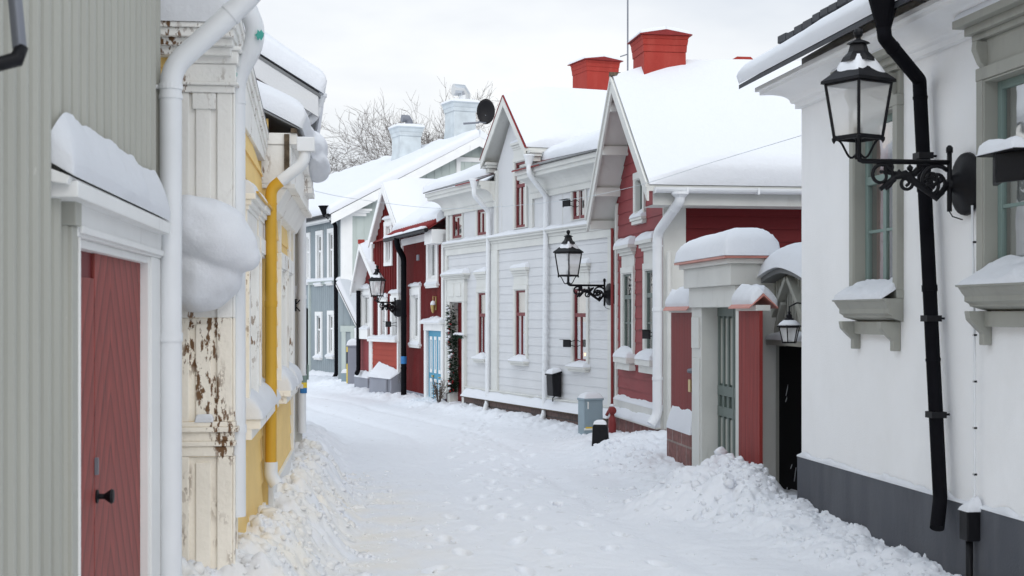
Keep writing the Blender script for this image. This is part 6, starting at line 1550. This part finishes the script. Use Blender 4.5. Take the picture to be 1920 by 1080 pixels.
# yellow downpipe with white elbow
uy = Y2.u(508, .055); uy = min(uy, ue2-.05)
zt_ = lambda y: P(0, y, 9.85)[2]
Pq = lambda px, py, Y=9.6: Y2.loc(P(px, py, Y))
dpw = pipe(H, Y2, [Pq(572, 268), Pq(571, 305), Pq(526, 340)], .040, 'whitepipe', joints=False)
dpy = pipe(H, Y2, [Pq(530, 337), Pq(508, 354), Pq(508, 868)], .039, 'yellowpipe')
MB(Y2).box(*[Pq(574, 262)[0]+x for x in (-.05, .05)], *[Pq(574, 262)[1]+x for x in (-.06, .06)], Pq(0, 285)[2], Pq(0, 258)[2]).build('hopper', 'whitepipe', H, dpw, bevel=.006)
pipe(H, Y2, [Pq(508, 866), Pq(508, 892), Pq(518, 908)], .045, 'whitepipe', joints=False)

# ------------------------------------------------------------------ white-fronted house with a dark red gable end
C3 = Frame(-2.02-.16*6.5, 13.5+6.5, .16, -1)
H = Thing('gabled_house', 'white-fronted house with a dark red gable end and snow-laden hoods, behind the yellow houses', 'house', C3)
uc3 = C3.loc((-2.02, 13.5, 0))[0]
E3 = Frame(*C3.w(uc3, 0, 0)[:2], *(-C3.n[:2]))
zt3 = 3.55
m = MB(C3); hsiding(m, -.5, zt3, lambda z: (0, uc3), (), .15, .01); m.build('wall', 'whitewood', H, fix=False)
m = MB(E3); hsiding(m, -.5, 5.6, lambda z: (0, 6) if z < zt3 else ((z-zt3)*1.45, 6-(z-zt3)*1.45), (), .15, .012); m.build('gable_wall', 'darkred', H, fix=False)
m = MB(C3); m.quad((0, 0, -.5), (0, -6, -.5), (0, -6, zt3), (0, 0, zt3)); m.quad((0, -6, -.5), (uc3, -6, -.5), (uc3, -6, zt3), (0, -6, zt3)); m.build('wall', 'whitewood', H)
b = MB(E3); b.box(-.03, .20, -.02, .03, -.5, zt3-.1); b.box(-.04, .24, -.05, .05, E3.z(555, 440), E3.z(555, 424)); b.box(-.035, .22, -.04, .04, E3.z(555, 452), E3.z(555, 440)); b.build('corner_board', 'greytrim', H, bevel=.004)
zq = E3.z(555, 424)
snow_slab(MB(E3), (-.06, .07, zq+.002), (.26, .07, zq+.002), (.26, -.1, zq+.02), (-.06, -.1, zq+.02), .11, .09, .01, (10, 8), 4, freq=4).build('snow', 'snow', H, smooth=True)
zq = E3.z(555, 560)
MB(E3).box(-.04, .12, 0, .06, zq-.03, zq).build('hood', 'greytrim', H); snow_slab(MB(E3), (-.05, .07, zq+.002), (.13, .07, zq+.002), (.13, 0, zq+.08), (-.05, 0, zq+.08), .09, .06, .01, (10, 8), 5, freq=4).build('snow', 'snow', H, smooth=True)
e_u, e_z = E3.at(601, 176, .3); a_u, a_z = E3.at(488, 104, .3)
sl = (a_z-e_z)/(a_u-e_u)
apx = 3.0; az = e_z+sl*(apx-e_u)
k = MB(E3); k.prism([(e_u, e_z), (apx, az), (6.3, e_z), (6.3, e_z-.03), (apx, az-.04), (e_u, e_z-.03)], 'v', -7, .28); ro = k.build('roof', 'roofgrey', H)
b = MB(E3); b.prism([(e_u+.02, e_z-.02), (apx, az-.03), (apx, az-.22), (e_u+.02, e_z-.21)], 'v', .20, .272); b.prism([(e_u+.08, e_z-.14), (.26, e_z-.14+sl*.2), (.26, e_z-.40), (.03, e_z-.44), (e_u+.14, e_z-.24)], 'v', -.05, .20)
b.build('bargeboard', 'whitewood', H, ro)
s = MB(E3); snow_slab(s, (e_u-.03, -7, e_z+.01), (e_u-.03, .30, e_z+.01), (apx, .30, az+.01), (apx, -7, az+.01), .20, .18, .03, (24, 26), 7, (0, 1, 1, 0), bulge=.05); s.build('snow', 'snow', H, ro, smooth=True)
q = lambda px, py, Y=13.4: C3.loc(P(px, py, Y))
dp = pipe(H, C3, [q(596, 190), q(594, 216), q(562, 240), q(566, 372), q(566, 812)], .040, 'whitepipe')
hopper(H, C3, *q(597, 0)[:2], q(0, 200)[2], q(0, 176)[2], .04, .075, 'whitepipe', dp)
b = MB(C3); c = q(567, 0)
b.tube([(c[0], c[1], q(0, 737)[2]), (c[0], c[1], q(0, 727)[2])], .043, 10); b.build('blue_wrap', 'blu', H, dp)
b = MB(C3); b.tube([(c[0], c[1], q(0, 727)[2]), (c[0], c[1], q(0, 717)[2])], .043, 10); b.build('yellow_wrap', 'yel', H, dp)
b = MB(C3); b.tube([(c[0], c[1], q(0, 717)[2]), (c[0], c[1], q(0, 704)[2])], .043, 10); b.tube([(c[0], c[1]+.05, q(0, 712)[2]), (c[0], c[1]+.05, q(0, 684)[2])], .01, 6); b.build('green_wrap', 'gsash', H, dp)
mirror(C3, q(551, 573, 12.9)[0], q(551, 573, 12.9)[1], q(551, 573, 12.9)[2], .52, 'small black window mirror on wires beyond the yellow houses on the left', snow=False)

# ------------------------------------------------------------------ mast, cable, trees, candles
yb = 22.6
x, y, z = P(1177, 125, yb)
T = Thing('antenna_mast', 'thin antenna mast rising beside the two red chimneys', 'mast', Frame(x, y, 1, 0), (0, 0, z)); L = T.fr
MB(L).tube([(0, 0, -1.2), (0, 0, 1.4)], .013, 8).tube([(0, 0, .2), (-.12, 0, .16)], .010, 5).build('pole', 'steelgrey', T)
def cable(label, pts, r=.006):
    T = Thing('cable', label, 'cable', Frame(*pts[0][:2], 1, 0), (0, 0, pts[0][2])); L = T.fr
    q = [Vector(p)-Vector(pts[0]) for p in pts]; out = []
    for i in range(len(q)-1):
        p0, p1, p2, p3 = q[max(i-1, 0)], q[i], q[i+1], q[min(i+2, len(q)-1)]
        for k in range(8):
            t = k/8; out.append(.5*((2*p1)+(-p0+p2)*t+(2*p0-5*p1+4*p2-p3)*t*t+(-p0+3*p1-3*p2+p3)*t**3))
    out.append(q[-1]); MB(L).tube(out, r, 5).build('wire', 'tin', T, smooth=True)
cable('thin sagging cable strung across the lane above the street lamps', [P(566, 352, 13.6), P(660, 372, 15.2), P(836, 391, 16.0), P(1030, 379, 15.0), P(1180, 352, 13.8), P(1340, 303, 12.7), P(1503, 254, 11.75)], .0025)
def tree(px, ybase, Y, ht, seed, label, spread=1.0):
    x0 = P(px, 0, Y)[0]; z0 = float(gbase(Y)); rr = random.Random(seed)
    T = Thing('bare_tree', label, 'tree', Frame(x0, Y, 1, 0), (0, 0, z0)); tr = MB(T.fr); tw = MB(T.fr); sn = MB(T.fr)
    def grow(p, d, ln, r, lvl):
        pts = [p]; n = 4
        q = p.copy(); dd = d.copy()
        for i in range(n):
            dd = (dd+Vector((rr.gauss(0, .16), rr.gauss(0, .16), rr.gauss(.02, .10)))).normalized(); q = q+dd*ln/n; pts.append(q.copy())
        rs = [r*(1-.5*i/n) for i in range(n+1)]
        (tr if lvl < 2 else tw).tube(pts, rs, 7 if lvl < 2 else 4 if lvl < 4 else 3, cap=False)
        if lvl >= 6: return
        k = 3 if lvl < 5 else 2
        for j in range(k+(1 if lvl in (1, 2, 3, 4) else 0)+(lvl == 5)):
            i = n if j < 2 else rr.randint(1, n-1)
            a = rr.random()*6.283; tilt = rr.uniform(.35, .85)
            ax = dd.orthogonal().normalized(); ax.rotate(__import__('mathutils').Quaternion(dd, a))
            nd = dd.copy(); nd.rotate(__import__('mathutils').Quaternion(ax, tilt)); nd.z += .12-.10*(lvl > 3); nd.x *= spread; nd.normalize()
            grow(pts[i], nd, ln*rr.uniform(.62, .8), max(rs[i]*.60, .0075), lvl+1)
    grow(Vector((0, 0, -.3)), Vector((0, 0, 1)), ht*.30, ht*.022, 0)
    tr.build('trunk', 'bark', T, smooth=True); tw.build('crown', 'bark', T, smooth=True)
tree(788, 0, 66, 16.5, 4, 'bare leafless tree standing behind the roof between the two tin chimneys', 1.0)
tree(668, 0, 70, 14.5, 11, 'bare leafless tree with spreading branches behind the left slope of the far roof', 1.15)
tree(722, 0, 74, 15.5, 23, 'bare leafless tree behind the shorter tin chimney of the far house', 1.1)
def candle(label, fr, u, v, z, s=1.0):
    T = Thing('candle_lamp', label, 'candle lamp', fr, (u, v, z), 'lit candle lamps in the windows'); L = T.fr
    MB(L).lathe([(.03*s, -.14*s), (.03*s, -.13*s), (.009*s, -.125*s), (.009*s, -.02*s)], (0, 0, 0), 8).build('stem', 'paper', T)
    MB(L).lathe([(.001, -.02*s), (.010*s, -.008*s), (.012*s, .005*s), (.006*s, .02*s), (.001, .03*s)], (0, 0, 0), 8).build('bulb', 'candle', T, smooth=True)
candle('small lit candle bulb in the near window of the right plaster house', A, A.u(1664), -.16, A.z(1664, 487, -.16), 1.0)
for px, pl in ((1083, 'left'), (1097, 'right')):
    candle('%s of two lit candle bulbs in the white house window by the lantern' % pl, W, W.u(px, -.1), -.1, W.z(px, 665, -.1), 1.3)
T = Thing('window_lamp', 'yellow-shaded lamp glowing in the window at the right edge', 'lamp', A, (A.u(1911, -.25), -.25, A.z(1911, 440, -.25))); L = T.fr
MB(L).lathe([(.045, -.06), (.034, .06)], (0, 0, 0), 16).build('shade', 'lampshade', T, smooth=True); MB(L).lathe([(.04, -.30), (.035, -.28), (.008, -.26), (.008, -.06)], (0, 0, 0), 10).build('base', 'brass', T)
